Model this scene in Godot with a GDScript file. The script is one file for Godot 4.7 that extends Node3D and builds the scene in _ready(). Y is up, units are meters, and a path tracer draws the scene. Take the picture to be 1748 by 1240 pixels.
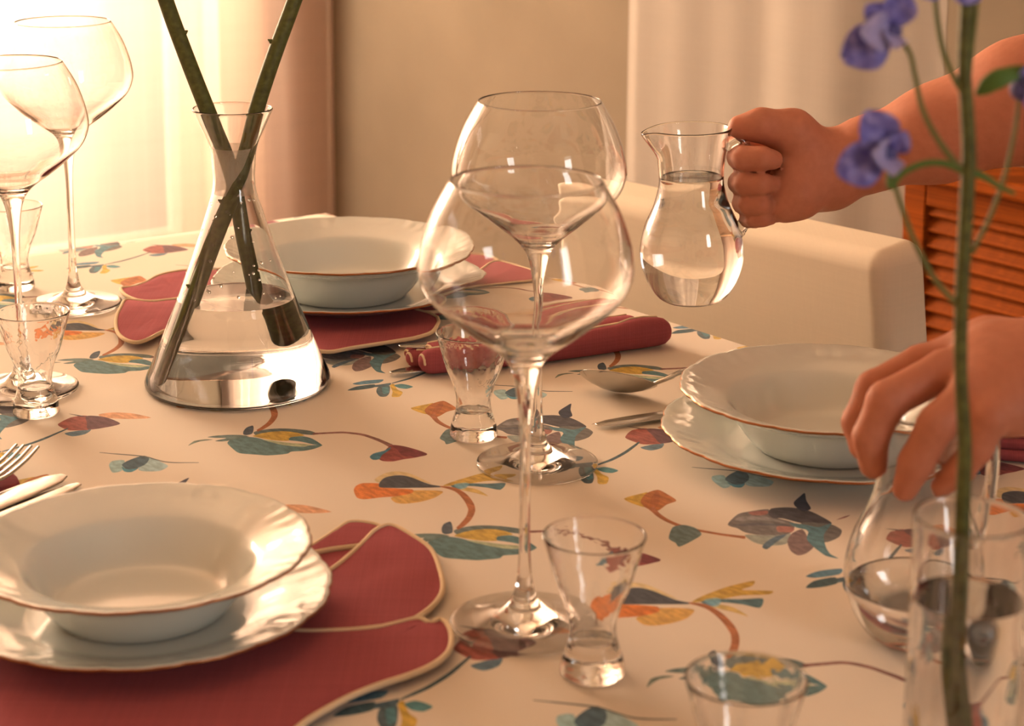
extends Node3D
# A laid table by a curtained window: lengths in metres, table top at TOP, table lists in tenths of a millimetre.

const TOP := 0.75
const CORNER := Vector3(-0.196, TOP, -2.079)   # far corner of the table
const ALONG := Vector3(0.623, 0, 0.783)        # its right-hand edge, coming nearer
const ACROSS := Vector3(-0.816, 0, 0.578)      # its left-hand edge
const ROOM := Vector3(-0.441, 0, -3.791)         # corner of the room
const WALL_R := Vector3(0.615, 0, 0.7885)      # along the right wall
const WALL_W := Vector3(-0.7885, 0, 0.615)     # along the window wall

var M := {}
var noise := FastNoiseLite.new()
var tile: Image
var TW := 1408
var TH := 1816


func _ready() -> void:
	stage()
	materials()
	room()
	table()
	curtains()
	chair()
	cabinet()
	mats()
	plates()
	cutlery()
	napkins()
	glasses()
	flask()
	jugs()
	flower_vase()
	hands()


# ---------------------------------------------------------------- camera, light, air
func stage() -> void:
	var cam := Camera3D.new()
	cam.name = "camera"
	cam.projection = Camera3D.PROJECTION_FRUSTUM
	cam.near = 0.05
	cam.far = 60.0
	cam.size = 2.0 * cam.near * 620.0 / 3400.0
	cam.frustum_offset = Vector2(0, -cam.near * 320.0 / 3400.0)
	var p := 0.1993
	var q := deg_to_rad(0.4)
	var u := Vector3(0, cos(p), -sin(p))
	var x := Vector3.RIGHT * cos(q) + u * sin(q)
	var y := u * cos(q) - Vector3.RIGHT * sin(q)
	cam.transform = Transform3D(Basis(x, y, x.cross(y)), Vector3(0, TOP + 0.4583, 0))
	var lens := CameraAttributesPhysical.new()
	lens.frustum_focal_length = 66.0
	lens.frustum_focus_distance = 1.5
	lens.exposure_aperture = 10.5
	cam.attributes = lens
	add_child(cam)
	cam.current = true

	var w := WorldEnvironment.new()
	w.name = "world"
	var e := Environment.new()
	e.background_mode = Environment.BG_COLOR
	e.background_color = Color(1.0, 0.91, 0.80)
	e.background_energy_multiplier = 1.6
	e.tonemap_mode = Environment.TONE_MAPPER_LINEAR
	e.tonemap_exposure = 0.78
	e.sdfgi_enabled = true
	e.ssao_enabled = true
	e.ssil_enabled = true
	w.environment = e
	add_child(w)

	# daylight outside the curtained window and, weaker and cooler, outside the one behind the camera
	var day := area("window_daylight", Vector2(0.95, 0.9), Color(1.0, 0.89, 0.755), 71.0)
	day.transform = facing(ROOM + WALL_W * 1.16 + Vector3(0, 1.30, 0) - WALL_R * 0.25, WALL_R)
	var far := area("rear_window_daylight", Vector2(0.5, 1.2), Color(0.96, 0.97, 0.97), 2.2)
	far.transform = facing(ROOM + WALL_R * 5.40 + WALL_W * 1.1 + Vector3(0, 1.55, 0), -WALL_R)


func facing(at: Vector3, to: Vector3) -> Transform3D:
	return Transform3D(Basis.looking_at(to, Vector3.UP), at)


func area(called: String, size: Vector2, c: Color, energy: float) -> AreaLight3D:
	var l := AreaLight3D.new()
	l.name = called
	l.area_size = size
	l.light_color = c
	l.light_energy = energy
	l.area_normalize_energy = true
	l.shadow_enabled = true
	l.area_range = 8.0
	l.area_attenuation = 2.0
	add_child(l)
	return l


# ---------------------------------------------------------------- naming
func numbered(called: String) -> String:
	if not has_node(called):
		return called
	var n := 1
	while has_node("%s_%03d" % [called, n]):
		n += 1
	return "%s_%03d" % [called, n]


func tag(o: Node, label: String, category := "", group := "") -> Node:
	if label:
		o.set_meta("label", label)
	if category:
		o.set_meta("category", category)
	if group:
		o.set_meta("group", group)
	return o


func thing(called: String, label: String, category: String, at := Vector3.ZERO, group := "") -> Node3D:
	var o := Node3D.new()
	o.name = numbered(called)
	o.position = at
	add_child(o)
	tag(o, label, category, group)
	return o


func part(to: Node, called: String, mesh: Mesh, mat: Material, label := "") -> MeshInstance3D:
	var o := MeshInstance3D.new()
	o.name = called
	o.mesh = mesh
	o.material_override = mat
	to.add_child(o, true)
	if label:
		o.set_meta("label", label)
	return o


func alone(called: String, mesh: Mesh, mat: Material, label: String, category: String, at := Vector3.ZERO, group := "") -> MeshInstance3D:
	var o := MeshInstance3D.new()
	o.name = numbered(called)
	o.mesh = mesh
	o.material_override = mat
	o.position = at
	add_child(o)
	tag(o, label, category, group)
	return o


func structure(called: String, mesh: Mesh, mat: Material, label: String, at := Transform3D()) -> MeshInstance3D:
	var o := MeshInstance3D.new()
	o.name = called
	o.mesh = mesh
	o.material_override = mat
	o.transform = at
	add_child(o)
	o.set_meta("kind", "structure")
	o.set_meta("label", label)
	o.set_meta("category", called.split("_")[0])
	return o


func copy(o: Node3D, at: Vector3, turn: float, label: String) -> Node3D:
	var c: Node3D = o.duplicate()
	c.name = numbered(String(o.name).rstrip("0123456789").trim_suffix("_"))
	add_child(c)
	c.position = at
	c.rotation.y = turn
	c.set_meta("label", label)
	return c


func on(x: float, z: float, h := 0.0) -> Vector3:
	return Vector3(x, TOP + h, z)


# ---------------------------------------------------------------- shapes
# a sheet of nu x nv points f(i, j); seen from outside, i runs to the left and j upwards
func grid(nu: int, nv: int, f: Callable, closed := true, uv = null) -> ArrayMesh:
	var v := PackedVector3Array()
	var t := PackedVector2Array()
	var n := PackedVector3Array()
	v.resize(nu * nv)
	n.resize(nu * nv)
	for j in nv:
		for i in nu:
			v[j * nu + i] = f.call(i, j)
			if uv != null:
				t.append(uv.call(i, j))
	var ix := PackedInt32Array()
	for j in nv - 1:
		for i in (nu if closed else nu - 1):
			var a := j * nu + i
			var b := j * nu + (i + 1) % nu
			var c := b + nu
			var d := a + nu
			for tri in [[a, b, c], [a, c, d]]:
				var k: Vector3 = (v[tri[2]] - v[tri[0]]).cross(v[tri[1]] - v[tri[0]])
				if k.length_squared() < 1e-22:
					continue
				ix.append_array(PackedInt32Array(tri))
				for m in tri:
					n[m] += k
	for j in [0, nv - 1]:   # one normal for a pole
		var a: int = j * nu
		if closed and v[a].distance_squared_to(v[a + nu / 2]) < 1e-14:
			var s := Vector3.ZERO
			for i in nu:
				s += n[a + i]
			for i in nu:
				n[a + i] = s
	for i in n.size():
		n[i] = n[i].normalized() if n[i].length_squared() > 0.0 else Vector3.UP
	return packed(v, n, ix, t)


func packed(v: PackedVector3Array, n: PackedVector3Array, ix: PackedInt32Array, t := PackedVector2Array()) -> ArrayMesh:
	var a := []
	a.resize(Mesh.ARRAY_MAX)
	a[Mesh.ARRAY_VERTEX] = v
	a[Mesh.ARRAY_NORMAL] = n
	a[Mesh.ARRAY_INDEX] = ix
	if t.size() == v.size():
		a[Mesh.ARRAY_TEX_UV] = t
	var m := ArrayMesh.new()
	m.add_surface_from_arrays(Mesh.PRIMITIVE_TRIANGLES, a)
	return m


func joined(list: Array) -> ArrayMesh:
	var st := SurfaceTool.new()
	st.begin(Mesh.PRIMITIVE_TRIANGLES)
	for m in list:
		st.append_from(m, 0, Transform3D())
	return st.commit()


# a smooth run through points (x, y pairs)
func smooth(list: Array, steps: int, unit := 1.0) -> PackedVector2Array:
	var p := PackedVector2Array()
	for i in list.size() / 2:
		p.append(Vector2(list[2 * i], list[2 * i + 1]) * unit)
	var o := PackedVector2Array()
	for i in p.size() - 1:
		var a := p[maxi(i - 1, 0)]
		var d := p[mini(i + 2, p.size() - 1)]
		for s in steps:
			o.append(p[i].cubic_interpolate(p[i + 1], a, d, float(s) / steps))
	o.append(p[p.size() - 1])
	return o


func lathe(p: PackedVector2Array, around := 72) -> ArrayMesh:
	return grid(around, p.size(), func(i, j):
		var a: float = TAU * i / around
		return Vector3(p[j].x * cos(a), p[j].y, p[j].x * sin(a)))


# profile of a glass: up the outside, over a rounded rim and down inside to a thick bottom
func hollow(outer: PackedVector2Array, wall: float, bottom: float) -> PackedVector2Array:
	var o := PackedVector2Array([Vector2(0, outer[0].y), Vector2(outer[0].x * 0.5, outer[0].y)])
	o.append_array(outer)
	var top := outer[outer.size() - 1]
	for k in 3:
		var a := PI * (k + 1) / 4.0
		o.append(top + Vector2((cos(a) - 1.0) * wall * 0.5, sin(a) * wall * 0.5))
	var last := 0.0
	for k in outer.size():
		var q := outer[outer.size() - 1 - k]
		if q.y < bottom or q.x - wall < 0.0:
			break
		o.append(q - Vector2(wall, 0))
		last = q.x - wall
	for s in [0.97, 0.85, 0.6, 0.3, 0.0]:
		o.append(Vector2(last * s, bottom - (1.0 - s) * 0.0008 - 0.0004))
	return o


# what a glass holds: its inside grown by a hair, up to a level, with a small meniscus
func filling(outer: PackedVector2Array, wall: float, bottom: float, level: float) -> PackedVector2Array:
	var o := PackedVector2Array([Vector2(0, bottom - 0.0012)])
	var r := 0.0
	for q in outer:
		if q.y < bottom:
			continue
		if q.y > level:
			break
		r = q.x - wall + 0.0005
		if o.size() == 1:
			o.append(Vector2(r * 0.6, bottom - 0.0010))
			o.append(Vector2(r * 0.95, bottom - 0.0006))
		o.append(Vector2(r, q.y))
	for s in [[0.998, 0.0], [0.97, -0.0005], [0.9, -0.0008], [0.5, -0.0008], [0.0, -0.0008]]:
		o.append(Vector2(r * s[0], level + s[1]))
	return o


func points(list: Array, unit := 0.0001) -> PackedVector3Array:
	var p := PackedVector3Array()
	for i in list.size() / 3:
		p.append(Vector3(list[3 * i], list[3 * i + 1], list[3 * i + 2]) * unit)
	return p


func curve(p: PackedVector3Array, steps: int) -> PackedVector3Array:
	var o := PackedVector3Array()
	for i in p.size() - 1:
		for s in steps:
			o.append(p[i].cubic_interpolate(p[i + 1], p[maxi(i - 1, 0)], p[mini(i + 2, p.size() - 1)], float(s) / steps))
	o.append(p[p.size() - 1])
	return o


# a bar along p with half widths w and half heights h, rounded at both ends
func bar(p: PackedVector3Array, w: Array, h: Array, up := Vector3.UP, around := 14) -> ArrayMesh:
	var n := p.size()
	var rows := []
	for k in n:
		var t := (p[mini(k + 1, n - 1)] - p[maxi(k - 1, 0)]).normalized()
		var side := t.cross(up).normalized()
		var f := k / float(n - 1)
		rows.append([p[k], side, side.cross(t), along(w, f), along(h, f), t])
	var caps := []
	for k in 4:
		var a := PI / 2.0 * k / 4.0
		caps.append([sin(a), 1.0 - cos(a)])
	var all := []
	for c in caps:
		var r = rows[0]
		all.append([r[0] + r[5] * (c[1] - 1.0 + 0.0) * r[4] * 0.0 - r[5] * (1.0 - c[0]) * 0.0, r[1], r[2], r[3] * c[0], r[4] * c[0]])
		all[-1][0] = r[0] - r[5] * cos(asin(c[0])) * r[4]
	all.append_array(rows)
	for k in 4:
		var c = caps[3 - k]
		var r = rows[n - 1]
		all.append([r[0] + r[5] * cos(asin(c[0])) * r[4], r[1], r[2], r[3] * c[0], r[4] * c[0]])
	return grid(around, all.size(), func(i, j):
		var a: float = TAU * i / around
		var r = all[j]
		return r[0] + r[1] * cos(a) * r[3] + r[2] * sin(a) * r[4])


func along(list: Array, f: float) -> float:
	var x := f * (list.size() - 1)
	var i := mini(int(x), list.size() - 2) if list.size() > 1 else 0
	return lerpf(list[i], list[i + 1], x - i) if list.size() > 1 else list[0]


func tube(p: PackedVector3Array, r: Array, around := 12, up := Vector3(0.31, 0.2, 0.93)) -> ArrayMesh:
	return bar(p, r, r, up, around)


# a closed ring of tube
func ring(p: PackedVector3Array, r: float, around := 8) -> ArrayMesh:
	var n := p.size()
	return grid(around, n + 1, func(i, j):
		var k: int = j % n
		var t := (p[(k + 1) % n] - p[(k + n - 1) % n]).normalized()
		var side := t.cross(Vector3.UP).normalized()
		var a: float = TAU * i / around
		return p[k] + side * cos(a) * r + side.cross(t) * sin(a) * r)


func rounded_box(size: Vector3, r: float, steps := 5) -> ArrayMesh:
	var v := PackedVector3Array()
	var n := PackedVector3Array()
	var ix := PackedInt32Array()
	var h := size * 0.5
	r = minf(r, minf(h.x, minf(h.y, h.z)))
	for axis in 3:
		for s in [-1.0, 1.0]:
			var a := (axis + 1) % 3
			var b := (axis + 2) % 3
			var la := []
			var lb := []
			for k in steps + 1:
				var c := 1.0 - tan(PI / 4.0 * k / steps)
				la.append(-h[a] + r * (1.0 - tan(PI / 4.0 * (steps - k) / steps)))
				lb.append(-h[b] + r * (1.0 - tan(PI / 4.0 * (steps - k) / steps)))
			for k in steps + 1:
				la.append(-la[steps - k])
				lb.append(-lb[steps - k])
			var first := v.size()
			var m := la.size()
			for i in m:
				for j in m:
					var p := Vector3.ZERO
					p[axis] = s * h[axis]
					p[a] = la[i]
					p[b] = lb[j]
					var q := p.clamp(-h + Vector3.ONE * r, h - Vector3.ONE * r)
					var d := (p - q).normalized()
					v.append(q + d * r)
					n.append(d)
			for i in m - 1:
				for j in m - 1:
					var k := first + i * m + j
					if s > 0:
						ix.append_array(PackedInt32Array([k, k + m + 1, k + m, k, k + 1, k + m + 1]))
					else:
						ix.append_array(PackedInt32Array([k, k + m, k + m + 1, k, k + m + 1, k + 1]))
	return packed(v, n, ix)


func moved(m: Mesh, t: Transform3D) -> ArrayMesh:
	var st := SurfaceTool.new()
	st.begin(Mesh.PRIMITIVE_TRIANGLES)
	st.append_from(m, 0, t)
	return st.commit()


func slab(size: Vector3, at: Vector3) -> ArrayMesh:
	return moved(rounded_box(size, 0.002, 1), Transform3D(Basis(), at))


# ---------------------------------------------------------------- materials
func stone(c: Color, rough: float, spec := 0.5) -> StandardMaterial3D:
	var m := StandardMaterial3D.new()
	m.albedo_color = c
	m.roughness = rough
	m.metallic_specular = spec
	return m


func noise_map(freq: float, size := 256, as_normal := false, bump := 4.0, octaves := 4, low := Color.BLACK, high := Color.WHITE) -> NoiseTexture2D:
	var f := FastNoiseLite.new()
	f.seed = 11
	f.frequency = freq
	f.fractal_octaves = octaves
	var t := NoiseTexture2D.new()
	t.width = size
	t.height = size
	t.seamless = true
	t.noise = f
	t.as_normal_map = as_normal
	t.bump_strength = bump
	if not as_normal:
		var g := Gradient.new()
		g.set_color(0, low)
		g.set_color(1, high)
		t.color_ramp = g
	return t


func weave(size: int, depth: float, seed_: int) -> ImageTexture:
	var rng := RandomNumberGenerator.new()
	rng.seed = seed_
	var col := []
	var row := []
	for i in size:
		col.append(rng.randf())
		row.append(rng.randf())
	var im := Image.create(size, size, false, Image.FORMAT_RGB8)
	for y in size:
		for x in size:
			var g: float = 1.0 - depth * (0.5 * col[x] + 0.5 * row[y] + 0.35 * rng.randf())
			im.set_pixel(x, y, Color(g, g, g))
	return ImageTexture.create_from_image(im)


func glass(ior := 1.5, tint := Color(1, 1, 1)) -> StandardMaterial3D:
	var m := StandardMaterial3D.new()
	m.albedo_color = Color(tint.r, tint.g, tint.b, 0.0)
	m.roughness = 0.0
	m.refraction_enabled = true
	m.refraction_scale = (ior - 1.0) / 10.0
	return m


func triplanar(m: StandardMaterial3D, per_metre: float) -> void:
	m.uv1_triplanar = true
	m.uv1_scale = Vector3.ONE * per_metre


func materials() -> void:
	noise.seed = 5
	noise.frequency = 1.0
	M.glass = glass(1.5)
	M.water = glass(1.33)
	M.bubbled = glass(1.5)
	M.bubbled.normal_enabled = true
	M.bubbled.normal_texture = noise_map(0.035, 256, true, 6.0, 2)
	M.bubbled.normal_scale = 0.12
	triplanar(M.bubbled, 14.0)
	M.mist = stone(Color(1.0, 0.96, 0.88, 0.45), 0.7)
	M.mist.transparency = BaseMaterial3D.TRANSPARENCY_ALPHA
	M.porcelain = stone(Color(0.83, 0.85, 0.83), 0.14)
	M.porcelain.clearcoat_enabled = true
	M.porcelain.clearcoat = 0.6
	M.porcelain.clearcoat_roughness = 0.05
	M.gilt = stone(Color(0.62, 0.40, 0.24), 0.28)
	M.gilt.metallic = 0.75
	M.steel = stone(Color(0.74, 0.73, 0.71), 0.16)
	M.steel.metallic = 1.0
	M.burgundy = stone(Color(0.65, 0.345, 0.375), 0.95, 0.15)
	M.burgundy.albedo_texture = weave(512, 0.13, 3)
	triplanar(M.burgundy, 9.0)
	M.burgundy.rim_enabled = true
	M.burgundy.rim = 0.4
	M.burgundy.rim_tint = 0.8
	M.piping = stone(Color(0.86, 0.78, 0.66), 0.85, 0.2)
	M.wall = stone(Color(0.50, 0.455, 0.395), 0.95, 0.2)
	M.wall.albedo_texture = noise_map(0.012, 256, false, 1.0, 4, Color(0.93, 0.93, 0.93), Color(1, 1, 1))
	triplanar(M.wall, 0.9)
	M.plaster = stone(Color(0.90, 0.84, 0.77), 0.95, 0.2)
	M.floor = stone(Color(0.62, 0.48, 0.36), 0.5)
	M.floor.albedo_texture = noise_map(0.02, 256, false, 1.0, 4, Color(0.75, 0.75, 0.75), Color(1, 1, 1))
	triplanar(M.floor, 1.4)
	M.paint = stone(Color(0.88, 0.86, 0.82), 0.4)
	M.pane = StandardMaterial3D.new()
	M.pane.albedo_color = Color(1, 1, 1, 0.02)
	M.pane.transparency = BaseMaterial3D.TRANSPARENCY_ALPHA
	M.pane.roughness = 0.0
	M.sheer = stone(Color(0.90, 0.81, 0.765, 0.83), 1.0, 0.0)
	M.sheer.albedo_texture = weave(512, 0.08, 8)
	M.sheer.transparency = BaseMaterial3D.TRANSPARENCY_ALPHA
	M.sheer.cull_mode = BaseMaterial3D.CULL_DISABLED
	M.sheer.backlight_enabled = true
	M.sheer.backlight = Color(0.66, 0.66, 0.66)
	M.linen = stone(Color(0.60, 0.485, 0.42), 1.0, 0.1)
	M.linen.backlight_enabled = true
	M.linen.backlight = Color(0.3, 0.3, 0.3)
	M.linen.albedo_texture = weave(512, 0.16, 9)
	M.linen.cull_mode = BaseMaterial3D.CULL_DISABLED
	M.drape = stone(Color(0.60, 0.57, 0.54), 0.95, 0.1)
	M.drape.albedo_texture = weave(256, 0.03, 21)
	M.upholstery = stone(Color(0.89, 0.85, 0.78), 0.9, 0.2)
	M.upholstery.albedo_texture = weave(256, 0.02, 31)
	triplanar(M.upholstery, 5.0)
	M.wood = stone(Color(0.63, 0.32, 0.09), 0.55, 0.15)
	M.wood.albedo_texture = grain(256)
	M.wood.uv1_triplanar = true
	M.wood.uv1_scale = Vector3(2.0, 16.0, 2.0)
	M.dark_wood = stone(Color(0.30, 0.18, 0.10), 0.5)
	M.skin = stone(Color(0.74, 0.485, 0.385), 0.55, 0.35)
	M.skin.albedo_texture = noise_map(0.05, 256, false, 1.0, 4, Color(0.93, 0.90, 0.89), Color(1, 1, 1))
	M.skin.subsurf_scatter_enabled = true
	M.skin.subsurf_scatter_strength = 0.08
	triplanar(M.skin, 9.0)
	M.nail = stone(Color(0.80, 0.54, 0.44), 0.3)
	M.stem = stone(Color(0.40, 0.43, 0.20), 0.6)
	M.stem.albedo_texture = noise_map(0.03, 256, false, 1.0, 4, Color(0.62, 0.60, 0.52), Color(1, 1, 1))
	triplanar(M.stem, 20.0)
	M.green = stone(Color(0.38, 0.41, 0.20), 0.6)
	M.leaf = stone(Color(0.30, 0.44, 0.18), 0.6)
	M.violet = stone(Color(0.66, 0.66, 0.92), 0.7)
	M.violet.albedo_texture = noise_map(0.03, 128, false, 1.0, 3, Color(0.45, 0.42, 0.70), Color(1, 1, 1))
	triplanar(M.violet, 45.0)
	M.violet.backlight_enabled = true
	M.violet.backlight = Color(0.5, 0.5, 0.5)
	M.lilac = stone(Color(0.66, 0.64, 0.85), 0.7)
	M.lilac.backlight_enabled = true
	M.lilac.backlight = Color(0.5, 0.5, 0.5)
	M.bud = stone(Color(0.34, 0.33, 0.55), 0.7)
	M.hair = stone(Color(0.25, 0.16, 0.11), 0.6)
	M.shirt = stone(Color(0.75, 0.72, 0.68), 0.9)


func grain(size: int) -> ImageTexture:
	var f := FastNoiseLite.new()
	f.seed = 4
	f.frequency = 0.02
	var im := Image.create(size, size, false, Image.FORMAT_RGB8)
	for y in size:
		for x in size:
			var g := 0.82 + 0.22 * f.get_noise_2d(x * 0.35, y * 3.0) + 0.10 * f.get_noise_2d(x, y * 11.0)
			im.set_pixel(x, y, Color(g, g * 0.97, g * 0.93))
	return ImageTexture.create_from_image(im)


# ---------------------------------------------------------------- the room
func wall_at(along_: Vector3, s: float, h: float, out_: Vector3, d: float) -> Vector3:
	return ROOM + along_ * s + Vector3(0, h, 0) + out_ * d


func room() -> void:
	var tw := Transform3D(Basis(WALL_W, Vector3.UP, WALL_W.cross(Vector3.UP)), ROOM)   # x along the window wall, z out of the room or into it
	var out_w := -1.0 if tw.basis.z.dot(WALL_R) > 0 else 1.0
	var z := out_w * 0.1
	structure("wall_window", joined([
		slab(Vector3(0.34, 2.6, 0.2), Vector3(-0.03, 1.3, z)),
		slab(Vector3(1.5, 2.6, 0.2), Vector3(3.15, 1.3, z)),
		slab(Vector3(2.26, 0.30, 0.2), Vector3(1.27, 0.15, z)),
		slab(Vector3(2.26, 0.60, 0.2), Vector3(1.27, 2.30, z))]), M.plaster, "pale wall holding the bright curtained window", tw)
	var win := structure("window_1", joined([
		slab(Vector3(0.05, 1.7, 0.06), Vector3(0.165, 1.15, z)), slab(Vector3(0.05, 1.7, 0.06), Vector3(2.375, 1.15, z)), slab(Vector3(0.07, 1.7, 0.06), Vector3(1.27, 1.15, z)),
		slab(Vector3(2.26, 0.04, 0.06), Vector3(1.27, 0.32, z)), slab(Vector3(2.26, 0.05, 0.06), Vector3(1.27, 1.975, z))]), M.paint, "bright window behind the sheer curtain", tw)
	part(win, "pane", slab(Vector3(2.2, 1.64, 0.006), Vector3(1.27, 1.15, z)), M.pane)
	var tr := Transform3D(Basis(WALL_R, Vector3.UP, WALL_R.cross(Vector3.UP)), ROOM)
	var zr := 0.1 if tr.basis.z.dot(WALL_W) < 0 else -0.1
	structure("wall_right", slab(Vector3(5.5, 2.6, 0.2), Vector3(2.55, 1.3, zr)), M.wall, "beige wall behind the chair, louvred cabinet and drape", tr)
	var tb := Transform3D(Basis(WALL_W, Vector3.UP, WALL_W.cross(Vector3.UP)), ROOM + WALL_R * 5.1)
	var zb := -z
	structure("wall_rear", joined([
		slab(Vector3(1.05, 2.6, 0.2), Vector3(0.325, 1.3, zb)), slab(Vector3(2.61, 2.6, 0.2), Vector3(2.655, 1.3, zb)),
		slab(Vector3(0.5, 0.95, 0.2), Vector3(1.1, 0.475, zb)), slab(Vector3(0.5, 0.45, 0.2), Vector3(1.1, 2.375, zb))]), M.plaster, "pale wall behind the camera", tb)
	structure("wall_left", slab(Vector3(5.5, 2.6, 0.2), Vector3(2.55, 1.3, zr - 3.86 * signf(zr))), M.plaster, "pale wall on the left", tr)
	var mid := Vector3(2.55, 0, -signf(zr) * 1.8)
	structure("floor", slab(Vector3(5.7, 0.1, 4.2), mid + Vector3(0, -0.05, 0)), M.floor, "brown floor", tr)
	structure("ceiling", slab(Vector3(5.7, 0.1, 4.2), mid + Vector3(0, 2.65, 0)), M.plaster, "pale ceiling", tr)


func curtains() -> void:
	var n := 220
	var o := thing("sheer_curtain", "sheer linen curtain glowing in front of the bright window", "curtain", ROOM + WALL_W * 0.004)
	var f := func(i, j):
		var s: float = 2.5 * i / (n - 1.0)
		var h: float = 2.3 * j / 12.0 + 0.04
		var d := 0.180 + 0.004 * sin(s * 23.0 + 0.4) + 0.0008 * sin(s * 61.0 + h * 1.3) + 0.002 * sin(s * 13.0 + h * 3.0)
		return WALL_W * s + WALL_R * d + Vector3(0, h, 0)
	part(o, "fabric", grid(n, 13, f, false, func(i, j): return Vector2(i / 220.0 * 10.0, j / 12.0 * 9.5)), M.sheer)
	part(o, "rod", tube(PackedVector3Array([WALL_R * 0.18 + Vector3(0, 2.36, 0), WALL_R * 0.18 + Vector3(0, 2.36, 0) + WALL_W * 2.54]), [0.012]), M.dark_wood)
	var t := thing("linen_curtain", "pinkish-brown linen curtain panel gathered at the window's right side", "curtain", ROOM + WALL_W * 0.002)
	var k := func(i, j):
		var s: float = 0.137 * i / 59.0
		var h: float = 2.3 * j / 12.0 + 0.04
		var d := 0.158 + 0.003 * sin(s * 95.0 + 0.8) + 0.003 * sin(s * 37.0 + h)
		return WALL_W * s + WALL_R * d + Vector3(0, h, 0)
	part(t, "fabric", grid(60, 13, k, false, func(i, j): return Vector2(i / 60.0 * 0.6, j / 12.0 * 9.5)), M.linen)
	var d2 := thing("wall_drape", "cream drape hanging in soft folds on the right-hand wall", "drape", ROOM + WALL_R * 1.013)
	var inward := WALL_W
	var g := func(i, j):
		var s: float = 0.60 * i / (n - 1.0)
		var h: float = 2.3 * j / 12.0 + 0.03
		var d := 0.010 + 0.014 * smoothstep(0.0, 0.04, s) - 0.010 * smoothstep(0.05, 0.28, s) + 0.022 * smoothstep(0.28, 0.39, s) - 0.034 * smoothstep(0.40, 0.60, s) + 0.0015 * sin(s * 60.0)
		return WALL_R * s + inward * d + Vector3(0, h, 0)
	part(d2, "fabric", grid(n, 13, func(i, j): return g.call(n - 1 - i, j), false, func(i, j): return Vector2(i / 220.0 * 3.0, j / 12.0 * 12.0)), M.drape)
	part(d2, "rod", tube(PackedVector3Array([inward * 0.04 + Vector3(0, 2.35, 0), inward * 0.04 + Vector3(0, 2.35, 0) + WALL_R * 0.58]), [0.012]), M.dark_wood)


# ---------------------------------------------------------------- table and its printed cloth
# one repeat of the print; lists in 1/4000 of the repeat
func ink(c: Color, alpha: float, list: Array) -> void:
	var p := PackedVector2Array()
	var lo := Vector2(1e9, 1e9)
	var hi := -lo
	for i in list.size() / 2:
		p.append(Vector2(list[2 * i] * TW / 4000.0, list[2 * i + 1] * TH / 4000.0))
	var fine := PackedVector2Array()
	var n := p.size()
	for i in n:
		for k in 4:
			var q := p[i].cubic_interpolate(p[(i + 1) % n], p[(i + n - 1) % n], p[(i + 2) % n], k / 4.0).lerp(p[i].lerp(p[(i + 1) % n], k / 4.0), 0.25)
			fine.append(q)
			lo = lo.min(q)
			hi = hi.max(q)
	p = fine
	var x0 := int(floor(lo.x)) - 1
	var w := int(ceil(hi.x)) + 2 - x0
	for y in range(int(floor(lo.y)), int(ceil(hi.y)) + 1):
		var cover := PackedFloat32Array()
		cover.resize(w)
		for s in 3:
			var yy := y + (s + 0.5) / 3.0
			var xs := PackedFloat32Array()
			for i in p.size():
				var a := p[i]
				var b := p[(i + 1) % p.size()]
				if (a.y <= yy) != (b.y <= yy):
					xs.append(a.x + (yy - a.y) / (b.y - a.y) * (b.x - a.x))
			xs.sort()
			for k in xs.size() / 2:
				var from := xs[2 * k]
				var to := xs[2 * k + 1]
				for x in range(int(floor(from)), int(floor(to)) + 1):
					cover[x - x0] += maxf(0.0, minf(to, x + 1.0) - maxf(from, x)) / 3.0
		for i in w:
			if cover[i] > 0.003:
				var px := posmod(x0 + i, TW)
				var py := posmod(y, TH)
				var wash := 1.0 + 0.22 * noise.get_noise_2d((x0 + i) * 0.014, y * 0.03) + 0.10 * noise.get_noise_2d((x0 + i) * 0.11, y * 0.2)
				var k := Color(minf(c.r * wash, 1.0), minf(c.g * wash, 1.0), minf(c.b * wash, 1.0))
				tile.set_pixel(px, py, tile.get_pixel(px, py).lerp(k, minf(cover[i], 1.0) * alpha))


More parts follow.
